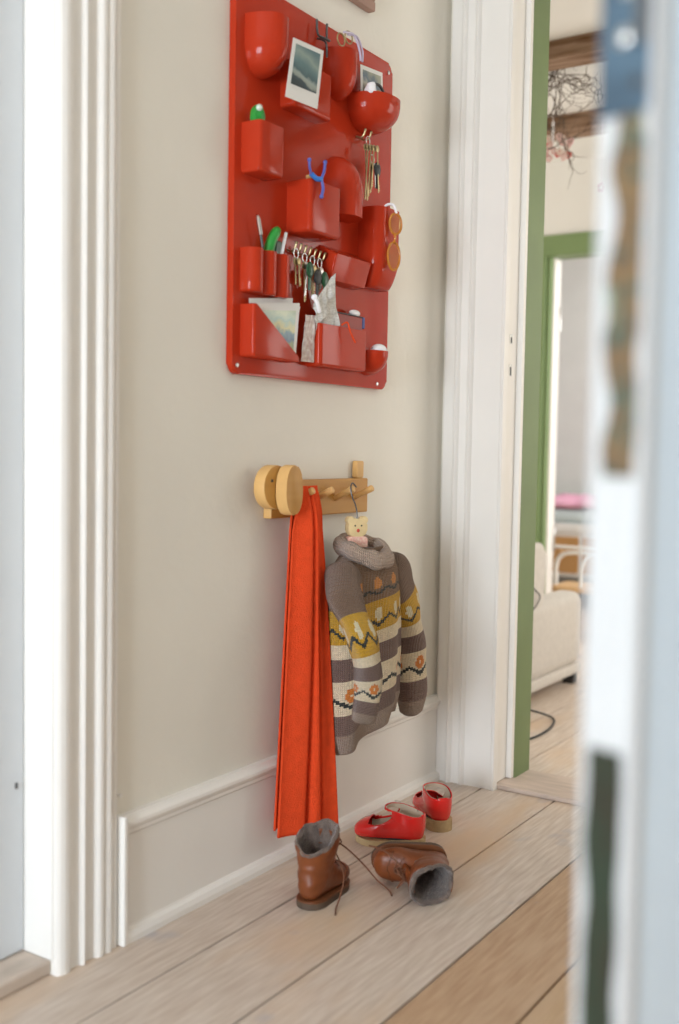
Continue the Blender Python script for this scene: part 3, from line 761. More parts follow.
bm = B(); box(bm, (RB0, 1.972, .824), (RB1, 2.392, .912), .003); paint_lit_edges(obj('board', bm, [M['wood'], M['wood_pale_lit']], t, world=True, smooth=False), 1)
bm = B(); prism(bm, rrect(2.350, .9125, 2.382, .957, .006, 3), 0, .003, .018, .001)
for v in bm.verts:
    if v.co.x < .0135: pass
obj('tail', bm, M['wood_pale_lit'], t, world=True)
for v in t.children[-1].data.vertices: v.co.x += .0
bm = B(); cyl(bm, (.0262, 1.952, .898), (.058, 1.952, .898), .050, n=48, bev=.004)
for v in bm.verts: v.co.z = .898 + (v.co.z - .898) * 1.0
hd = obj('head', bm, [M['wood'], M['wood_pale_lit']], t, world=True); paint_lit_edges(hd)
bm = B(); cyl(bm, (.0575, 1.930, .913), (.0592, 1.930, .913), .0038, n=10); obj('eye', bm, M['black'], hd, world=True)
bm = B()
P = []
for i in range(48):
    a = 2 * pi * i / 48; P.append((1.974 + .032 * cos(a), .892 + .057 * abs(sin(a)) ** .85 * (1 if sin(a) > 0 else -1)))
prism(bm, P, 0, .0605, .090, .004); paint_lit_edges(obj('ear', bm, [M['wood'], M['wood_pale_lit']], t, world=True))
pegY = [2.062, 2.143, 2.236, 2.326]
for y in pegY:
    bm = B(); cyl(bm, (RB1 - .004, y, .863), (.080, y + .002, .890), .0075, .0085, n=16, bev=.003); obj('peg', bm, M['wood_pale_lit'], t, world=True)

# ================================================================== SCARF
def scarf():
    bm = B()
    yc0, xs = 2.062, .058
    zt = .885
    def P(s, l):
        # l 0 back bottom .. .5 over peg .. 1 front bottom
        k = l * 2 - 1; side = 1 if k > 0 else -1; d = abs(k)          # d: 0 at the peg, 1 at the hem
        zb = .083 if side > 0 else .10
        z = zt - (zt - zb) * d ** 1.0
        q = s - .5
        wid = .092 + .092 * d ** 1.0 if side > 0 else .09 + .08 * d
        cy = yc0 - .006 * d + (.0 if side > 0 else .01)
        bunch = min(1, d * 9)
        y = cy + q * wid * (.8 + .2 * bunch)
        amp = .015 * bunch + .004
        x = .060 + side * .0145 * min(1, d * 14) ** .5 + (amp * (.8 * cos(q * 2 * pi * 1.05 + .2) - 1.5 * math.exp(-((q + .03 - .03 * sin(d * 4)) / .05) ** 2) - .8 * math.exp(-((q - .16 + .02 * sin(d * 5)) / .035) ** 2)) if side > 0 else amp * .25 * cos(q * 9))
        x += side * .004 * d + (.075 * max(0, q + .1) * d ** .6 if side > 0 else .05 * max(0, q) * d)
        if side < 0: x = max(x, .036)
        if d < .1: z = zt + .012 * sqrt(max(0, 1 - (d / .1) ** 2)) - (zt - zb) * d
        z -= .010 * q * d * side
        z += .006 * noise.noise(Vector((s * 4, side * 3, 1))) * d
        return Vector((x, y, z))
    sheet(bm, P, 60, 200)
    o = obj('scarf', bm, M['scarf'], loc=(.06, 2.075, .885), world=True)
    md = o.modifiers.new('t', 'SOLIDIFY'); md.thickness = .005; md.offset = 0
    return tag(o, 'long orange-red wool scarf folded over the first peg and hanging almost to the floor', 'scarf')
scarf()

# ================================================================== SWEATER
GREY, GREYD = (.215, .125, .070), (.195, .120, .078)
MAUVE = (.185, .115, .092); CREAM = (.80, .67, .47); MUST = (.60, .33, .022); ORANGE = (.72, .22, .035); DGRN = (.03, .035, .03); RIB = (.33, .24, .18); LT = (.74, .66, .45)
def knitcolor(u, v, bands, ph=0.0, per0=14):
    """u in stitches, v 0..1 ; bands list (v0, v1, colour, motif)"""
    for v0, v1, c, mo in bands:
        if v0 <= v < v1:
            h = (v - v0) / (v1 - v0)
            if mo:
                per = per0 if mo == 'flower' else per0 * .68
                q = ((u + ph) % per) / per
                vine = .66 + .10 * (1 if (int((u + ph) * 2 / per) % 2) else -1) * 0 + .13 * (abs(q - .5) * 2 - .5) * -2
                dy = (h - (.42 if mo != 'small' else .38)); dx = (q - .5) * 1.0
                if mo == 'flower':
                    if (dx / .20) ** 2 + (dy / .24) ** 2 < 1 and not (abs(dx) < .035 and abs(dy) < .05): return ORANGE
                    if abs(h - vine) < .065: return DGRN
                if mo == 'bud':
                    if (dx / .17) ** 2 + (dy / .22) ** 2 < 1: return LT if v0 < .5 and c == MUST else ORANGE
                    if abs(h - vine) < .055: return DGRN
                if mo == 'small':
                    if (dx / .21) ** 2 + (dy / .30) ** 2 < 1: return (.62, .25, .06)
                    if abs(h - (.80 - .25 * (abs(q - .5) * 2 - .5))) < .075: return DGRN
            return c
    return bands[-1][2]
def shade(c, i, j):
    k = 1 + .16 * noise.noise(Vector((i * .9, j * .9, 3.3))); return (c[0] * k, c[1] * k, c[2] * k, 1)
def knit_mat():
    m = bpy.data.materials.new('knitted_wool'); m.use_nodes = True
    nt = m.node_tree; N = nt.nodes; L = nt.links; p = N['Principled BSDF']
    p.inputs['Roughness'].default_value = .95; p.inputs['Specular IOR Level'].default_value = .1; p.inputs['Sheen Weight'].default_value = .25
    a = N.new('ShaderNodeVertexColor'); a.layer_name = 'knit'; L.new(a.outputs['Color'], p.inputs['Base Color'])
    uv = N.new('ShaderNodeUVMap'); uv.uv_map = 'UVMap'
    w1 = N.new('ShaderNodeTexWave'); w1.inputs['Scale'].default_value = .318; w1.inputs['Distortion'].default_value = .6; w1.bands_direction = 'X'; L.new(uv.outputs['UV'], w1.inputs['Vector'])
    w2 = N.new('ShaderNodeTexWave'); w2.inputs['Scale'].default_value = .318; w2.bands_direction = 'Y'; w2.inputs['Distortion'].default_value = .6; L.new(uv.outputs['UV'], w2.inputs['Vector'])
    ad = N.new('ShaderNodeMath'); ad.operation = 'ADD'; L.new(w1.outputs['Fac'], ad.inputs[0]); L.new(w2.outputs['Fac'], ad.inputs[1])
    nz = N.new('ShaderNodeTexNoise'); nz.inputs['Scale'].default_value = .9; L.new(uv.outputs['UV'], nz.inputs['Vector'])
    ad2 = N.new('ShaderNodeMath'); ad2.operation = 'MULTIPLY_ADD'; L.new(nz.outputs['Fac'], ad2.inputs[0]); ad2.inputs[1].default_value = 1.5; L.new(ad.outputs[0], ad2.inputs[2])
    b = N.new('ShaderNodeBump'); b.inputs['Strength'].default_value = .9; b.inputs['Distance'].default_value = .0022
    L.new(ad2.outputs[0], b.inputs['Height']); L.new(b.outputs['Normal'], p.inputs['Normal']); return m
M['knit'] = knit_mat()
def knit_tube(name, parent, ringfn, nu, nv, bands, ph=0, per=14, cap=True):
    bm = B(); cl = bm.loops.layers.float_color.new('knit'); uv = bm.loops.layers.uv.new('UVMap')
    V = [[bm.verts.new(ringfn(2 * pi * i / nu, j / nv)) for i in range(nu)] for j in range(nv + 1)]
    for j in range(nv):
        for i in range(nu):
            f = bm.faces.new((V[j][i], V[j][(i + 1) % nu], V[j + 1][(i + 1) % nu], V[j + 1][i]))
            c = shade(knitcolor(i, (j + .5) / nv, bands, ph, per), i, j)
            for l, (a, b) in zip(f.loops, ((0, 0), (1, 0), (1, 1), (0, 1))): l[cl] = c; l[uv].uv = (i + a, j + b)
    if name == 'sleeve':
        f = bm.faces.new(V[0][::-1])
        for l in f.loops: l[cl] = (*GREYD, 1)
    o = obj(name, bm, M['knit'], parent, world=True)
    md = o.modifiers.new('t', 'SOLIDIFY'); md.thickness = .005; md.offset = -1
    return o
sw = thing('sweater', "child's brown, mustard and cream patterned wool sweater on a hanger under the wooden rack", 'sweater', (.095, 2.27, .76))
bodyB = [(0, .145, GREY, None), (.145, .245, GREY, 'small'), (.245, .275, GREY, None), (.275, .435, MUST, 'bud'), (.435, .50, CREAM, None), (.50, .615, MAUVE, None), (.615, .78, CREAM, 'flower'), (.78, .885, MAUVE, None), (.885, 1.01, RIB, None)]
slA = [(0, .36, GREYD, None), (.36, .57, MUST, 'bud'), (.57, .63, CREAM, None), (.63, .715, MAUVE, None), (.715, .85, CREAM, 'flower'), (.85, .915, MAUVE, None), (.915, 1.01, RIB, None)]
slB = [(0, .30, GREYD, None), (.30, .48, MUST, 'bud'), (.48, .555, CREAM, None), (.555, .655, MAUVE, None), (.655, .81, CREAM, 'flower'), (.81, .90, MAUVE, None), (.90, 1.01, RIB, None)]
def body(a, v):
    # a angle, 0 = +y (away), pi/2 = +x (out), pi = -y
    zc = .748 - .440 * v
    # half widths
    if v < .16:
        q = v / .16; wy = .052 + .098 * (1 - (1 - q) ** 1.7); wx = .040 + .016 * q
    else:
        q = (v - .16) / .84; wy = .150 - .006 * q; wx = .056 + .010 * sin(q * pi) - .004 * q
    if v > .89: wy *= 1 - .06 * (v - .89) / .11 * 2; wx *= 1 - .2 * (v - .89) / .11
    c, s = cos(a), sin(a)
    y = 2.270 + wy * c * .97; x = .094 + wx * (abs(s) ** .8) * (1 if s > 0 else -1)
    # shoulders slope
    sl = max(0, 1 - v / .25)
    z = zc - .045 * sl * 0 * abs(c)
    # sag of the near (-y) half and folds
    sag = .17 * (v ** .7)
    z -= .075 * v ** .7 * (max(0, 2.43 - y) / .30) ** 2.2
    f = .007 * sin(a * 5 + 1) * min(1, v * 2) * (1 if s > -.2 else .2)
    x += f * (.5 + v); y += .3 * f
    y += .012 * (v) * 1
    x = max(x, .028 + .002 * c)
    return Vector((x, y, z))
bd = knit_tube('body', sw, body, 150, 100, bodyB, ph=4, per=19)
# sleeves
def sleeve(path, radii, seed, flat=.8):
    pts = smoothpath(path, 12); N_ = len(pts)
    def fn(a, v):
        k = v * (N_ - 1); i = min(int(k), N_ - 2); p = pts[i].lerp(pts[i + 1], k - i)
        t = (pts[min(i + 2, N_ - 1)] - pts[max(i - 1, 0)]).normalized()
        bx = Vector((0, 1, 0)) - t * t.y; bx.normalize(); by = t.cross(bx)
        rr = radii[0] + (radii[1] - radii[0]) * min(1, v / .35) if v < .35 else radii[1] + (radii[2] - radii[1]) * (v - .35) / .65
        if v < .10: rr *= sqrt(1 - (1 - v / .10) ** 2 * .96)
        if v > .88: rr *= 1 - 1.6 * (v - .88) + .0
        if v > .985: rr *= .8
        w = 1 + .06 * sin(a * 3 + seed + v * 9) + .05 * sin(v * 26 + seed)
        return p + bx * (cos(a) * rr * w) + by * (sin(a) * rr * w * flat)
    return fn
knit_tube('sleeve', sw, sleeve([(.100, 2.165, .700), (.140, 2.118, .630), (.200, 2.098, .54), (.215, 2.106, .445), (.208, 2.092, .354)], (.055, .042, .035), 1.3), 64, 110, slA, ph=3, per=16)
knit_tube('sleeve', sw, sleeve([(.100, 2.365, .705), (.098, 2.425, .630), (.098, 2.480, .53), (.100, 2.507, .41), (.098, 2.520, .275)], (.055, .056, .045), 4.0), 64, 110, slB, ph=6, per=16)
# rolled collar
def collar(a, v):
    b = 2 * pi * v
    R_, r_ = .058, .0195 + .002 * sin(a * 7)
    c = Vector((.100, 2.258, .742))
    rad = Vector((sin(a) * .92, cos(a) * 1.12, 0)); up = Vector((.0, 0, 1))
    p = c + rad * (R_ + r_ * cos(b)) + up * (r_ * 1.15 * sin(b))
    p.z += -.20 * (p.x - c.x) + .10 * (p.y - c.y) * 0 - .016 * max(0, sin(a)) ; return p
bm = B(); cl = bm.loops.layers.float_color.new('knit'); uvl = bm.loops.layers.uv.new('UVMap')
nu, nv = 90, 18
V = [[bm.verts.new(collar(2 * pi * i / nu, j / nv)) for i in range(nu)] for j in range(nv)]
for j in range(nv):
    for i in range(nu):
        f = bm.faces.new((V[j][i], V[j][(i + 1) % nu], V[(j + 1) % nv][(i + 1) % nu], V[(j + 1) % nv][i]))
        cc = shade((.40, .30, .235), i, j)
        for l, (a, b) in zip(f.loops, ((0, 0), (1, 0), (1, 1), (0, 1))): l[cl] = cc; l[uvl].uv = (i + a, j + b)
obj('collar', bm, M['knit'], sw, world=True)

# hanger with a painted bear head
hg = thing('coat_hanger', 'small wooden clothes hanger with a painted yellow bear head, hooked over the third peg', 'hanger', (.085, 2.255, .82))
HX, HY = .088, 2.240
bm = B(); tube(bm, smoothpath([(HX, HY + .002, .800), (HX, HY + .002, .830), (HX - .002, HY - .004, .852), (HX - .006, HY - .012, .870), (HX - .010, HY - .013, .892), (HX - .012, HY - .002, .9035), (HX - .010, HY + .013, .893)], 6), .0018, 8)
obj('wire_hook', bm, M['dark_metal'], hg, world=True)
bm = B(); prism(bm, rrect(HY - .026, .772, HY + .026, .816, .015, 5), 0, HX - .010, HX + .010, .003)
for dy in (-.019, .019):
    cyl(bm, (HX - .009, HY + dy, .812), (HX + .009, HY + dy, .812), .010, n=16, bev=.002)
TURN = lambda bm: bmesh.ops.rotate(bm, verts=bm.verts[:], cent=(HX, HY, .78), matrix=Matrix.Rotation(radians(-28), 3, 'Z'))
TURN(bm)
hb = obj('bear_head', bm, M['bear'], hg, world=True)
bm = B()
for dy in (-.009, .009): cyl(bm, (HX + .0096, HY + dy, .799), (HX + .0108, HY + dy, .799), .0022, n=8)
TURN(bm)
obj('eye', bm, M['black'], hb, world=True)
bm = B(); sphere(bm, (HX + .010, HY, .787), .0046, sx=.3, u=10, v=6); TURN(bm); obj('nose', bm, mat('nose_red', (.6, .08, .05), .4), hb, world=True)
bm = B(); prism(bm, rrect(HY - .028, .730, HY + .028, .7725, .010, 4), 0, HX - .0115, HX + .0115, .003); TURN(bm); obj('bear_bib', bm, M['bear_pink'], hg, world=True)
bm = B(); tube(bm, smoothpath([(HX, HY - .105, .675), (HX, HY - .06, .697), (HX, HY + .002, .712), (HX, HY + .064, .700), (HX, HY + .110, .680)], 6), .008, 12); obj('shoulder_bar', bm, M['wood_pale_lit'], hg, world=True)

# ================================================================== FOOTWEAR
def interp(rows, n):
    out = []
    for i in range(len(rows) - 1):
        r0, r1, r2, r3 = rows[max(i - 1, 0)], rows[i], rows[i + 1], rows[min(i + 2, len(rows) - 1)]
        for k in range(n):
            t = k / n
            out.append([.5 * (2 * b + (c - a) * t + (2 * a - 5 * b + 4 * c - d) * t * t + (3 * b - a - 3 * c + d) * t ** 3) for a, b, c, d in zip(r0, r1, r2, r3)])
    out.append(list(rows[-1])); return out
def foot_ring(row, nu, lat=0.0, grow=0.0, sq=.85):
    y, z, a, hw, up, dn = row; a = radians(a); pts = []
    for i in range(nu):
        th = 2 * pi * i / nu; c, s = cos(th), sin(th)
        e = (up + grow) if s > 0 else (dn + grow)
        h = e * (abs(s) ** sq) * (1 if s > 0 else -1); x = (hw + grow) * (abs(c) ** sq) * (1 if c > 0 else -1)
        pts.append(Vector((x + lat, y + h * sin(a), z + h * cos(a))))
    return pts
def loft(bm, rings, cap0=True, cap1=False, keep=None):
    V = [[bm.verts.new(p) for p in r] for r in rings]; n = len(rings[0])
    for j in range(len(V) - 1):
        for i in range(n):
            q = (V[j][i], V[j][(i + 1) % n], V[j + 1][(i + 1) % n], V[j + 1][i])
            if keep is None or keep(sum((v.co for v in q), Vector()) / 4, j / (len(V) - 1), 2 * pi * (i + .5) / n): bm.faces.new(q)
    if cap0: bm.faces.new(V[0][::-1])
    if cap1: bm.faces.new(V[-1])
    return V
def sole_outline(L, wt, wh, grow=0.0, n=20):
    """toe towards +y, heel at y=0"""
    P = []
    for i in range(n + 1):    # right side heel->toe
        t = i / n; y = L * (1 - cos(pi * t)) / 2
        s = y / L
        w = (wh * (1 - s) ** .5 * 1.0 + 0) if False else 0
        w = (wh + (wt - wh) * (3 * s * s - 2 * s ** 3)) * (max(0, 1 - (max(0, .22 - s) / .22) ** 2.3)) ** .5 * (max(0, 1 - (max(0, s - .66) / .34) ** 2.4)) ** .5
        P.append((w, y))
    R = [(w + grow * (1 if w > 0 else 0), y + (grow if y > L / 2 else -grow) * (1 if w == 0 else .3)) for w, y in P]
    return R + [(-a, b) for a, b in R[-2:0:-1]]
BOOT = [(.170, .034, 0, .004, .004, .004), (.164, .035, 0, .020, .013, .014), (.152, .037, 0, .031, .021, .020), (.130, .039, 0, .0375, .025, .023),
        (.108, .041, 4, .038, .029, .026), (.088, .046, 14, .035, .035, .033), (.070, .056, 30, .033, .037, .047), (.060, .066, 50, .033, .036, .070), (.056, .074, 70, .034, .036, .060),
        (.055, .090, 84, .036, .040, .052), (.054, .112, 90, .042, .047, .050), (.053, .138, 90, .045, .050, .052)]
def boot(name, label, lace_paths, loc, rot, dipf=.013):
    t = thing(name, label, 'boot', loc, rot, group='pair of brown ankle boots')
    rows = interp(BOOT, 6); rings = [foot_ring(r, 48) for r in rows]
    # rim line dips at heel and rises at the front
    for k, r in enumerate(rings):
        w = max(0, (k - len(rings) + 14) / 14)
        for i, p in enumerate(r):
            th = 2 * pi * i / 48; p.z += w * (dipf * sin(th) + .005 * sin(2 * th + .8) + .003 * sin(5 * th))
            # leather creases round the ankle
            if rows[k][2] > 40:
                cr = .0030 * noise.noise(Vector((p.z * 75, sin(th) * 1.1, cos(th) * 1.1 + 3))) ; p.x *= 1 + cr * 12; p.y += cr * (1 if sin(th) > 0 else -1)
    bm = B(); loft(bm, rings)
    u = obj('upper', bm, M['leather'], t); md = u.modifiers.new('t', 'SOLIDIFY'); md.thickness = .0022; md.offset = -1
    # lining: cuff standing above the rim and the inside
    top = rows[-1]; inner = []
    for k, (dz, g) in enumerate(((-.002, -.0022), (.003, .0006), (.008, .0002), (.011, -.0030), (.006, -.008), (-.010, -.0095), (-.045, -.012), (-.075, -.016), (-.092, -.022))):
        r = list(top); r[1] += dz if dz > -.04 else dz
        if dz < -.06: r[0] += .006; 
        rr = foot_ring(r, 48, grow=g)
        for i, p in enumerate(rr):
            th = 2 * pi * i / 48; w = 1 if dz > -.02 else .3
            p.z += w * (dipf * sin(th) * (1.6 if dz > 0 else 1) + .005 * sin(2 * th + .8) + .003 * sin(5 * th)) + .0018 * noise.noise(p * 160)
            p += Vector((p.x, p.y - .053, 0)).normalized() * .0035 * noise.noise(p * 90)
        inner.append(rr)
    bm = B(); loft(bm, inner, cap0=False, cap1=True); obj('fleece_lining', bm, M['fleece'], t)
    bm = B(); O = sole_outline(.173, .0375, .032, .001)
    prism(bm, [(x, y - .001) for x, y in O], 2, 0, .013, .002)
    prism(bm, [(x * 1.02, y - .001) for x, y in O if y < .052] , 2, -.0, .017, .0015)
    obj('sole', bm, M['rubber_sole'], t)
    bm = B(); prism(bm, [(x * 1.03, y * 1.006 - .0015) for x, y in O], 2, .013, .0185, .0018); obj('welt', bm, M['leather_dark'], t)
    # toe cap seam
    def surf(y, th, g=.0006):
        k = min(range(len(rows)), key=lambda i: abs(rows[i][0] - y) + (9 if rows[i][2] > 25 else 0)); r = rows[k]
        a = radians(r[2]); s = sin(th); e = (r[4] if s > 0 else r[5]) + g
        return Vector(((r[3] + g) * (abs(cos(th)) ** .85) * (1 if cos(th) > 0 else -1), r[0] + e * (abs(s) ** .85) * sin(a), r[1] + e * (abs(s) ** .85) * cos(a) * (1 if s > 0 else -1)))
    bm = B(); tube(bm, [surf(.126 + .016 * (1 - abs(q)) - .0, radians(90 + q * 72)) for q in [i / 12 - 1 for i in range(25)]], .0013, 6)
    tube(bm, [surf(.100 + .014 * (1 - q * q), radians(90 + q * 45)) for q in [i / 12 - 1 for i in range(25)]], .0011, 6)
    obj('seam', bm, M['leather_dark'], t)
    # tongue
    bm = B(); sheet(bm, lambda s, l: Vector(((s - .5) * .034, .085 + .020 * (1 - l) + .008 * (1 - (2 * s - 1) ** 2) + .006 * l, .062 + l * .085)) if True else None, 10, 14)
    tg = obj('tongue', bm, M['leather'], t); md = tg.modifiers.new('t', 'SOLIDIFY'); md.thickness = .003
    # laces
    bm = B()
    for k in range(4):
        yv = .117 - k * .0085; zv = .068 + k * .013
        for sg in (1, -1):
            tube(bm, smoothpath([(-.014 * sg, yv + .001, zv - .003), (0, yv + .010, zv + .004), (.014 * sg, yv - .006, zv + .010)], 4), .0016, 6)
    tube(bm, smoothpath([(0, .108, .118), (.012, .122, .124), (.022, .125, .112), (.012, .117, .106), (0, .110, .114)], 5), .0016, 6)
    tube(bm, smoothpath([(0, .108, .118), (-.012, .120, .122), (-.024, .124, .108), (-.014, .116, .104), (0, .110, .114)], 5), .0016, 6)
    for P in lace_paths: tube(bm, smoothpath(P, 8), .0019, 6)
    obj('lace', bm, M['lace'], t)
    return t
def W2L(loc, rot, pts):
    Mx = (Matrix.Translation(loc) @ Euler(rot).to_matrix().to_4x4()).inverted(); return [Mx @ Vector(p) for p in pts]
b1l, b1r = (.222, 1.848, 0.0), (0, 0, radians(6))
boot('boot', 'brown leather ankle boot with grey fleece lining standing upright, untied', [
    W2L(b1l, b1r, [(.212, 1.966, .115), (.225, 2.000, .092), (.255, 2.03, .050), (.285, 2.04, .018), (.320, 2.035, .004), (.340, 2.015, .003)]),
    W2L(b1l, b1r, [(.214, 1.964, .105), (.262, 1.938, .06), (.272, 1.912, .025), (.275, 1.890, .003), (.292, 1.862, .003)])], b1l, b1r)
# fallen boot: shaft points to the camera side, toe to the left
Yd = Vector((-.80, -.60, .0)).normalized()
Zd = Vector((.60, -.80, -.05)); Zd = (Zd - Yd * Zd.dot(Yd)).normalized()
Xd = Yd.cross(Zd)
Rm = Matrix((Xd, Yd, Zd)).transposed()
b2r = Rm.to_euler(); b2l = (.386, 2.178, .051)
boot('boot', 'brown leather ankle boot tipped over on its side, its grey lined opening facing out', [
    [(.02, .115, .10), (.035, .13, .09), (.042, .15, .06), (.040, .18, .03)]], b2l, b2r)

# red mary-jane shoes
SHOE = [(.168, .030, 0, .004, .003, .004), (.162, .031, 0, .020, .012, .012), (.148, .033, 0, .031, .020, .016), (.126, .036, 0, .0355, .026, .018),
        (.106, .040, 4, .035, .030, .022), (.088, .045, 14, .032, .033, .030), (.070, .055, 30, .030, .035, .044), (.060, .063, 50, .030, .038, .062), (.056, .068, 66, .031, .041, .058),
        (.053, .078, 80, .031, .043, .052), (.051, .090, 86, .031, .043, .049)]
def shoe(label, loc, rot):
    t = thing('mary_jane_shoe', label, 'shoe', loc, rot, group='pair of red strap shoes'); t.scale = (1.07, 1.07, 1.07)
    rows = interp(SHOE, 8); rings = [foot_ring(r, 64) for r in rows]
    def keep(c, v, th):
        front = sin(th) > .42
        # opening over the instep between vamp and strap
        if front and .072 < c.y < .130 and c.z > .052 and c.z < .088: return False
        # foot opening low at the sides behind the strap
        return True
    bm = B(); loft(bm, rings, keep=keep)
    # scooped topline at the back/sides
    for v in bm.verts:
        if v.co.z > .082 and v.co.y < .06: v.co.z -= .010 * (1 - v.co.y / .06)
    u = obj('upper', bm, M['red_leather'], t); md = u.modifiers.new('t', 'SOLIDIFY'); md.thickness = .0024; md.offset = 1
    # lining just inside
    rin = [foot_ring(r, 40, grow=-.0028) for r in rows]
    bm = B(); loft(bm, rin[20:], cap0=False, keep=lambda c, v, th: not (sin(th) > .30 and c.z > .045 and c.y > .07 and v < .82))
    for v in bm.verts:
        if v.co.z > .082 and v.co.y < .06: v.co.z -= .010 * (1 - v.co.y / .06)
    l = obj('lining', bm, M['cream_leather'], t)
    bm = B(); O = sole_outline(.158, .031, .026); prism(bm, [(x, y + .006) for x, y in O], 2, .022, .026, .001); obj('insole', bm, M['dark_cloth'], t)
    # piping round the instep cut-out
    bm = B(); O = sole_outline(.168, .0345, .031, .0008)
    V = [];
    n = len(O)
    lo = [bm.verts.new((x, y - .001, 0 + .004 * max(0, (y - .12) / .05) ** 2)) for x, y in O]
    hi = [bm.verts.new((x * .985, y * .99 - .001, .027 - .012 * min(1, max(0, y - .03) / .09) + .003 * max(0, (y - .12) / .05) ** 2)) for x, y in O]
    bm.faces.new(lo[::-1]); bm.faces.new(hi)
    for i in range(n): bm.faces.new((lo[i], lo[(i + 1) % n], hi[(i + 1) % n], hi[i]))
    obj('sole', bm, M['crepe'], t)
    # buckle
    bm = B(); cx = .0335
    tube(bm, [(cx + .001 * 0, .075 + a, .088 + b) for a, b in ((-.007, -.006), (.007, -.006), (.007, .006), (-.007, .006))], .0012, 6, close=True); obj('buckle', bm, M['steel'], t)
    return t
def zrot(dx, dy): return (0, 0, atan2(dy, dx) - pi / 2)
shoe('glossy red strap shoe with tan sole, nearer of the pair, toe towards the wall', (.262, 2.308, 0), zrot(-.158, -.040))
shoe('glossy red strap shoe with tan sole, further of the pair, heel facing out', (.245, 2.440, 0), zrot(-.66, .62))

# ================================================================== LIVING ROOM THINGS
ac = thing('armchair', 'pale beige upholstered armchair seen through the doorway beside the green frame', 'armchair', (-.5, 4.05, 0))
AX1 = -.128
bm = B(); box(bm, (-.78, 3.78, .085), (AX1 - .004, 4.40, .26), .03, 4); obj('seat_base', bm, M['sofa'], ac, world=True)
for x0, x1 in ((AX1 - .13, AX1), (-.90, -.77)):
    bm = B(); box(bm, (x0, 3.86, .085), (x1, 4.44, .395), .045, 5)
    obj('armrest', bm, M['sofa'], ac, world=True)
bm = B(); prism(bm, [(3.70, .085), (3.98, .085), (4.035, .585), (3.99, .63), (3.76, .63), (3.70, .58)], 0, -.90, AX1 - .008, .02); obj('backrest', bm, M['sofa'], ac, world=True)
bm = B(); box(bm, (-.76, 3.95, .26), (AX1 - .14, 4.42, .36), .035, 4); obj('seat_cushion', bm, M['sofa'], ac, world=True)
bm = B(); box(bm, (-.895, 3.705, .045), (AX1 - .001, 4.435, .090), .008); obj('plinth', bm, M['sofa'], ac, world=True)
for x in (-.88, AX1 - .06):
    for y in (3.73, 4.36):
        bm = B(); box(bm, (x, y, 0), (x + .05, y + .05, .045), .004); obj('foot', bm, M['black'], ac, world=True)
bm = B(); tube(bm, smoothpath([(AX1 + .0, 3.80, .50), (AX1 + .006, 3.88, .455), (AX1 + .006, 3.93, .42), (AX1 + .004, 3.86, .375), (AX1 + .002, 3.74, .35)], 6), .003, 6)
tag(obj('lamp_cord', bm, M['black'], loc=(AX1, 3.85, .42), world=True), 'thin dark cord looped over the side of the beige armchair', 'cord')
bm = B(); tube(bm, smoothpath([(-.02, 3.62, .05), (.005, 3.70, .022), (.03, 3.72, .006), (.055, 3.66, .004), (.075, 3.55, .004), (.07, 3.42, .004), (.03, 3.30, .006), (.0, 3.25, .01), (-.03, 3.24, .012)], 8), .0042, 8)
tag(obj('power_cable', bm, M['black'], loc=(.03, 3.4, .004), world=True), 'black electric cable curling on the floor behind the green door frame', 'cable')
bm = B(); box(bm, (.115, 3.135, .0), (.15, 3.17, .06), .004); box(bm, (.12, 3.14, .06), (.145, 3.165, .068), .003)
tag(obj('plug', bm, M['steel'], loc=(.13, 3.15, 0), world=True, smooth=False), 'small grey plug at the foot of the green door frame', 'plug')

# child's chair, white tube and pine
cc = thing('childs_chair', "child's chair with bent white tube frame and pine seat in the far doorway", 'chair', (-.52, 5.50, 0))
CY = 5.46
bm = B(); tube(bm, smoothpath([(-.665, CY, .28), (-.665, CY, .38), (-.645, CY, .43), (-.59, CY, .455), (-.46, CY, .455), (-.40, CY, .43), (-.38, CY, .38), (-.38, CY, .28)], 6), .011, 10); obj('backrest', bm, M['white_metal'], cc, world=True)
bm = B(); tube(bm, [(-.70, CY - .01, .485), (-.36, CY - .01, .485)], .009, 10); obj('top_rail', bm, M['white_metal'], cc, world=True)
bm = B(); tube(bm, smoothpath([(-.52, CY - .0, .27), (-.52, CY, .36), (-.50, CY, .42), (-.46, CY, .452)], 6), .010, 10); obj('back_hoop', bm, M['white_metal'], cc, world=True)
bm = B(); box(bm, (-.70, CY - .03, .245), (-.34, CY + .26, .272), .006); obj('seat', bm, M['pine'], cc, world=True, smooth=False)
for x in (-.69, -.515, -.355):
    for y in ((CY - .02, CY + .24) if x != -.515 else (CY - .025,)):
        bm = B(); cyl(bm, (x, y, 0), (x, y, .245), .007, n=10); obj('leg', bm, M['dark_metal'] if x == -.515 else M['white_metal'], cc, world=True)
# bed
bd_ = thing('bed', 'bed with pale blue mattress and orange pine drawer base in the far bedroom', 'bed', (-.6, 6.9, 0))
bm = B(); box(bm, (-2.3, 6.5, .20), (.3, 7.4, .475), .006); obj('base', bm, M['white_metal'], bd_, world=True, smooth=False)
for x0, x1 in ((-1.15, -.93), (-.90, -.60)):
    bm = B(); box(bm, (x0, 6.485, .225), (x1, 6.51, .455), .005); d = obj('drawer', bm, M['pine_orange'], bd_, world=True, smooth=False)
    bm = B(); sphere(bm, ((x0 + x1) / 2, 6.478, .36), .012, u=10, v=8); obj('knob', bm, M['pine'], d, world=True)
for x in (-1.58, .24):
    for y in (6.52, 7.32):
        bm = B(); box(bm, (x, y, 0), (x + .05, y + .05, .20), .003); obj('leg', bm, M['pine_orange'], bd_, world=True, smooth=False)
bm = B(); box(bm, (-2.3, 6.49, .475), (.3, 7.4, .54), .012, 3); obj('bed_rail', bm, M['white_metal'], bd_, world=True)
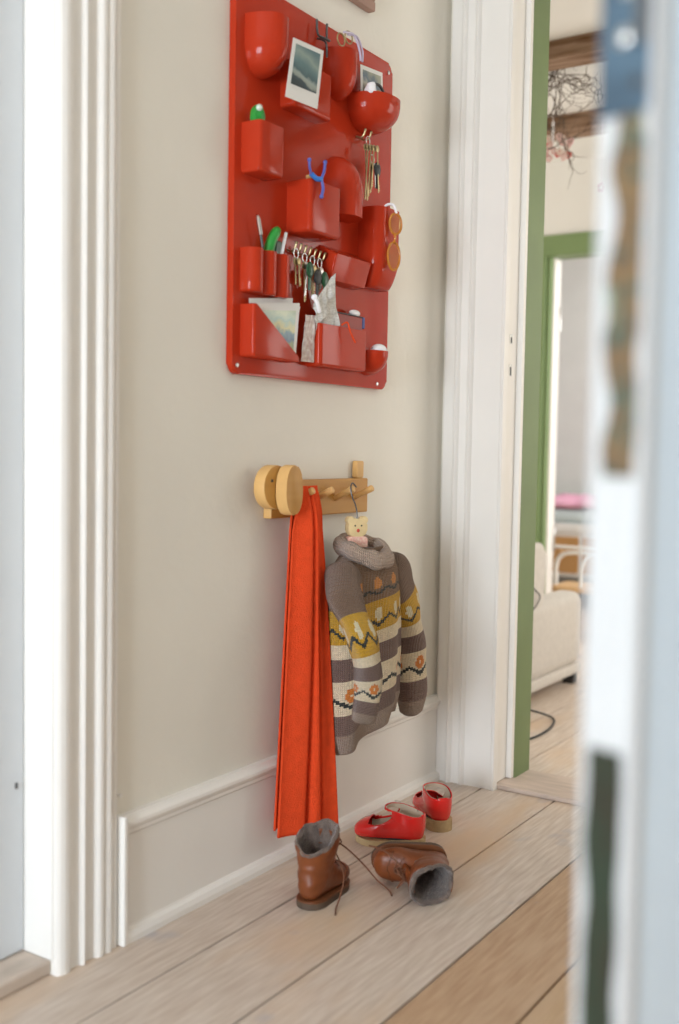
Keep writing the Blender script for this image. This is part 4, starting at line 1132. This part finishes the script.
bm = B(); box(bm, (-1.58, 6.50, .54), (.28, 7.38, .63), .04, 5); obj('mattress', bm, M['paleblue'], bd_, world=True)
bm = B()
def bl_(s, l):
    x = -1.5 + 1.6 * s; y = 6.50 + .75 * l
    z = .672 + .030 * noise.noise(Vector((x * 4, y * 4, 0))) + .022 * noise.noise(Vector((x * 11, y * 9, 2)))
    e = min(s, 1 - s, l * .9, 1 - l)
    return Vector((x, y, max(.650, z - .05 * max(0, 1 - e / .06) ** 2)))
sheet(bm, bl_, 60, 30); o = obj('blanket', bm, M['pink'], loc=(-.7, 6.9, .65), world=True); md = o.modifiers.new('t', 'SOLIDIFY'); md.thickness = .03; md.offset = 0
tag(o, 'crumpled pink blanket lying on the bed in the far bedroom', 'blanket')

# twisted branches hanging from the beam, with blossoms
rb = random.Random(11)
br = thing('hanging_branches', 'twisted bare branches hanging below the ceiling beams in the room beyond', 'branches', (-.30, 3.97, 2.40))
bm = B()
def twig(p, d, L, r, depth):
    pts = [Vector(p)]; d = Vector(d).normalized(); n = 9
    for i in range(n):
        d = (d + Vector((rb.uniform(-1, 1), rb.uniform(-.6, .6), rb.uniform(-1, 1))) * .62).normalized()
        pts.append(pts[-1] + d * (L / n))
        if pts[-1].z < 2.27 and p[2] > 2.3: d.z = abs(d.z) + .3
        if pts[-1].z > ZC - .02: pts[-1].z = ZC - .02; d.z = -abs(d.z)
        pts[-1].y = min(4.06, max(3.88, pts[-1].y))
        if depth < 2 and i in (2, 4, 6, 7):
            twig(pts[-1], d + Vector((rb.uniform(-1, 1), rb.uniform(-.3, .3), rb.uniform(-1, .6))), L * .5, r * .6, depth + 1)
    P = smoothpath(pts, 3); tube(bm, P, [r * (1 - .7 * i / len(P)) for i in range(len(P))], 5)
for k in range(5):
    twig((-.42 + .02 * k, 3.95 + .015 * k, 2.33 + .016 * k), (1, 0, rb.uniform(-.10, .14)), rb.uniform(.40, .56), .0042, 0)
twig((-.16, 3.97, 2.16), (1, .0, -.3), .2, .0022, 1)
twig((-.20, 3.97, 2.22), (1, .0, .05), .24, .0026, 1)
obj('twigs', bm, M['twig'], br, world=True)
bm = B(); tube(bm, [(-.148, 3.99, 2.464), (-.148, 3.99, 2.24)], .0012, 6); tube(bm, [(-.148, 3.99, 2.265), (-.148, 3.99, 2.175)], .0052, 10)
obj('hanging_string', bm, M['white_plastic'], br, world=True)
bl = thing('blossom_sprig', 'small bunch of pink and red blossoms hanging under the bare branches', 'flowers', (-.13, 3.98, 2.16))
BM = [mat('blossom_tone', c, .7) for c in ((.80, .55, .54), (.84, .68, .62), (.70, .18, .17), (.82, .60, .58), (.86, .72, .66))]
for k in range(26):
    c = Vector((-.135 + rb.uniform(-.045, .065), 3.975 + rb.uniform(-.02, .02), 2.165 + rb.uniform(-.055, .035)))
    bm = B()
    for q in range(5):
        a = 2 * pi * q / 5 + k
        sphere(bm, c + Vector((cos(a) * .009, .003 * sin(a * 2), sin(a) * .009)), .0062, sy=.4, u=8, v=6)
    obj('blossom', bm, BM[k % 5], bl, world=True)
bm = B()
for k in range(5):
    a = k * 1.3; sphere(bm, (.052 + .010 * cos(a), 4.0, 1.995 + .014 * sin(a)), .007, u=8, v=6)
tube(bm, [(.052, 4.0, 2.0), (.050, 4.0, 2.464)], .0006, 4)
tag(obj('hanging_blossom', bm, mat('dusty_pink', (.62, .38, .46), .8), loc=(.052, 4.0, 2.0), world=True), 'single dusty pink flower hanging on a thread right of the blossoms', 'flower')

# ================================================================== LIGHT
def area(name, loc, rot, sx, sy, e, col):
    l = bpy.data.lights.new(name, 'AREA'); l.shape = 'RECTANGLE'; l.size = sx; l.size_y = sy; l.energy = e; l.color = col
    o = link(bpy.data.objects.new(name, l)); o.location = loc; o.rotation_euler = rot; return o
cool = (.78, .89, 1.0)
for k, x in enumerate((WX0 + .32, WX1 - .30)):
    area('window_daylight', (x, -2.31, (WZ0 + WZ1) / 2), (radians(90), 0, 0), .50, 1.3, 66, cool)     # faces +y through the hall window
area('living_room_daylight', (-2.85, 4.2, 1.5), (radians(90), 0, radians(-90)), 1.6, 1.5, 38, (1, .97, .92))
area('living_room_daylight', (2.2, 4.3, 1.5), (radians(90), 0, radians(90)), 1.6, 1.5, 40, (1, .97, .92))
area('bedroom_daylight', (2.2, 6.4, 1.6), (radians(90), 0, radians(90)), 1.4, 1.5, 60, (.97, .98, 1))
area('bedroom_daylight', (-.4, 6.2, 2.65), (0, 0, 0), 1.6, .9, 16, (.97, .98, 1))
area('added_hall_fill', (1.3, 1.3, 2.86), (0, 0, 0), 1.2, 1.8, 4, (1, .92, .82))  # added warm fill for the hall, no lamp known there
area('added_side_fill', (2.26, .2, 1.15), (radians(90), 0, radians(90)), .7, 1.0, 3.8, (.88, .94, 1))  # added lamp to brighten the near door face and main wall
w = bpy.data.worlds.new('world'); SC.world = w; w.use_nodes = True
w.node_tree.nodes['Background'].inputs['Color'].default_value = (.75, .85, 1, 1); w.node_tree.nodes['Background'].inputs['Strength'].default_value = 1.0

# ================================================================== CAMERA
yaw, pit, rol = radians(33.138), radians(3.3486), radians(.9873)
fw = Vector((-sin(yaw) * cos(pit), cos(yaw) * cos(pit), -sin(pit)))
rt = Vector((cos(yaw), sin(yaw), 0)); up = rt.cross(fw)
rt2 = rt * cos(rol) + up * sin(rol); up2 = -rt * sin(rol) + up * cos(rol)
cd = bpy.data.cameras.new('camera'); cam = link(bpy.data.objects.new('camera', cd))
Mx = Matrix((rt2, up2, -fw)).transposed().to_4x4(); Mx.translation = (1.5, 0, .9864); cam.matrix_world = Mx
cd.sensor_fit = 'VERTICAL'; cd.sensor_height = 36; cd.sensor_width = 24; cd.lens = 1073.9 * 36 / 1024
cd.clip_start = .02
cd.dof.use_dof = True; cd.dof.focus_distance = 2.75; cd.dof.aperture_fstop = 1.7
SC.camera = cam
SC.view_settings.view_transform = 'Standard'; SC.view_settings.look = 'None'; SC.view_settings.gamma = 1
SC.view_settings.use_curve_mapping = False
SC.view_settings.exposure = 0.0
SC.cycles.use_denoising = True
SC.cycles.max_bounces = 10; SC.cycles.diffuse_bounces = 6
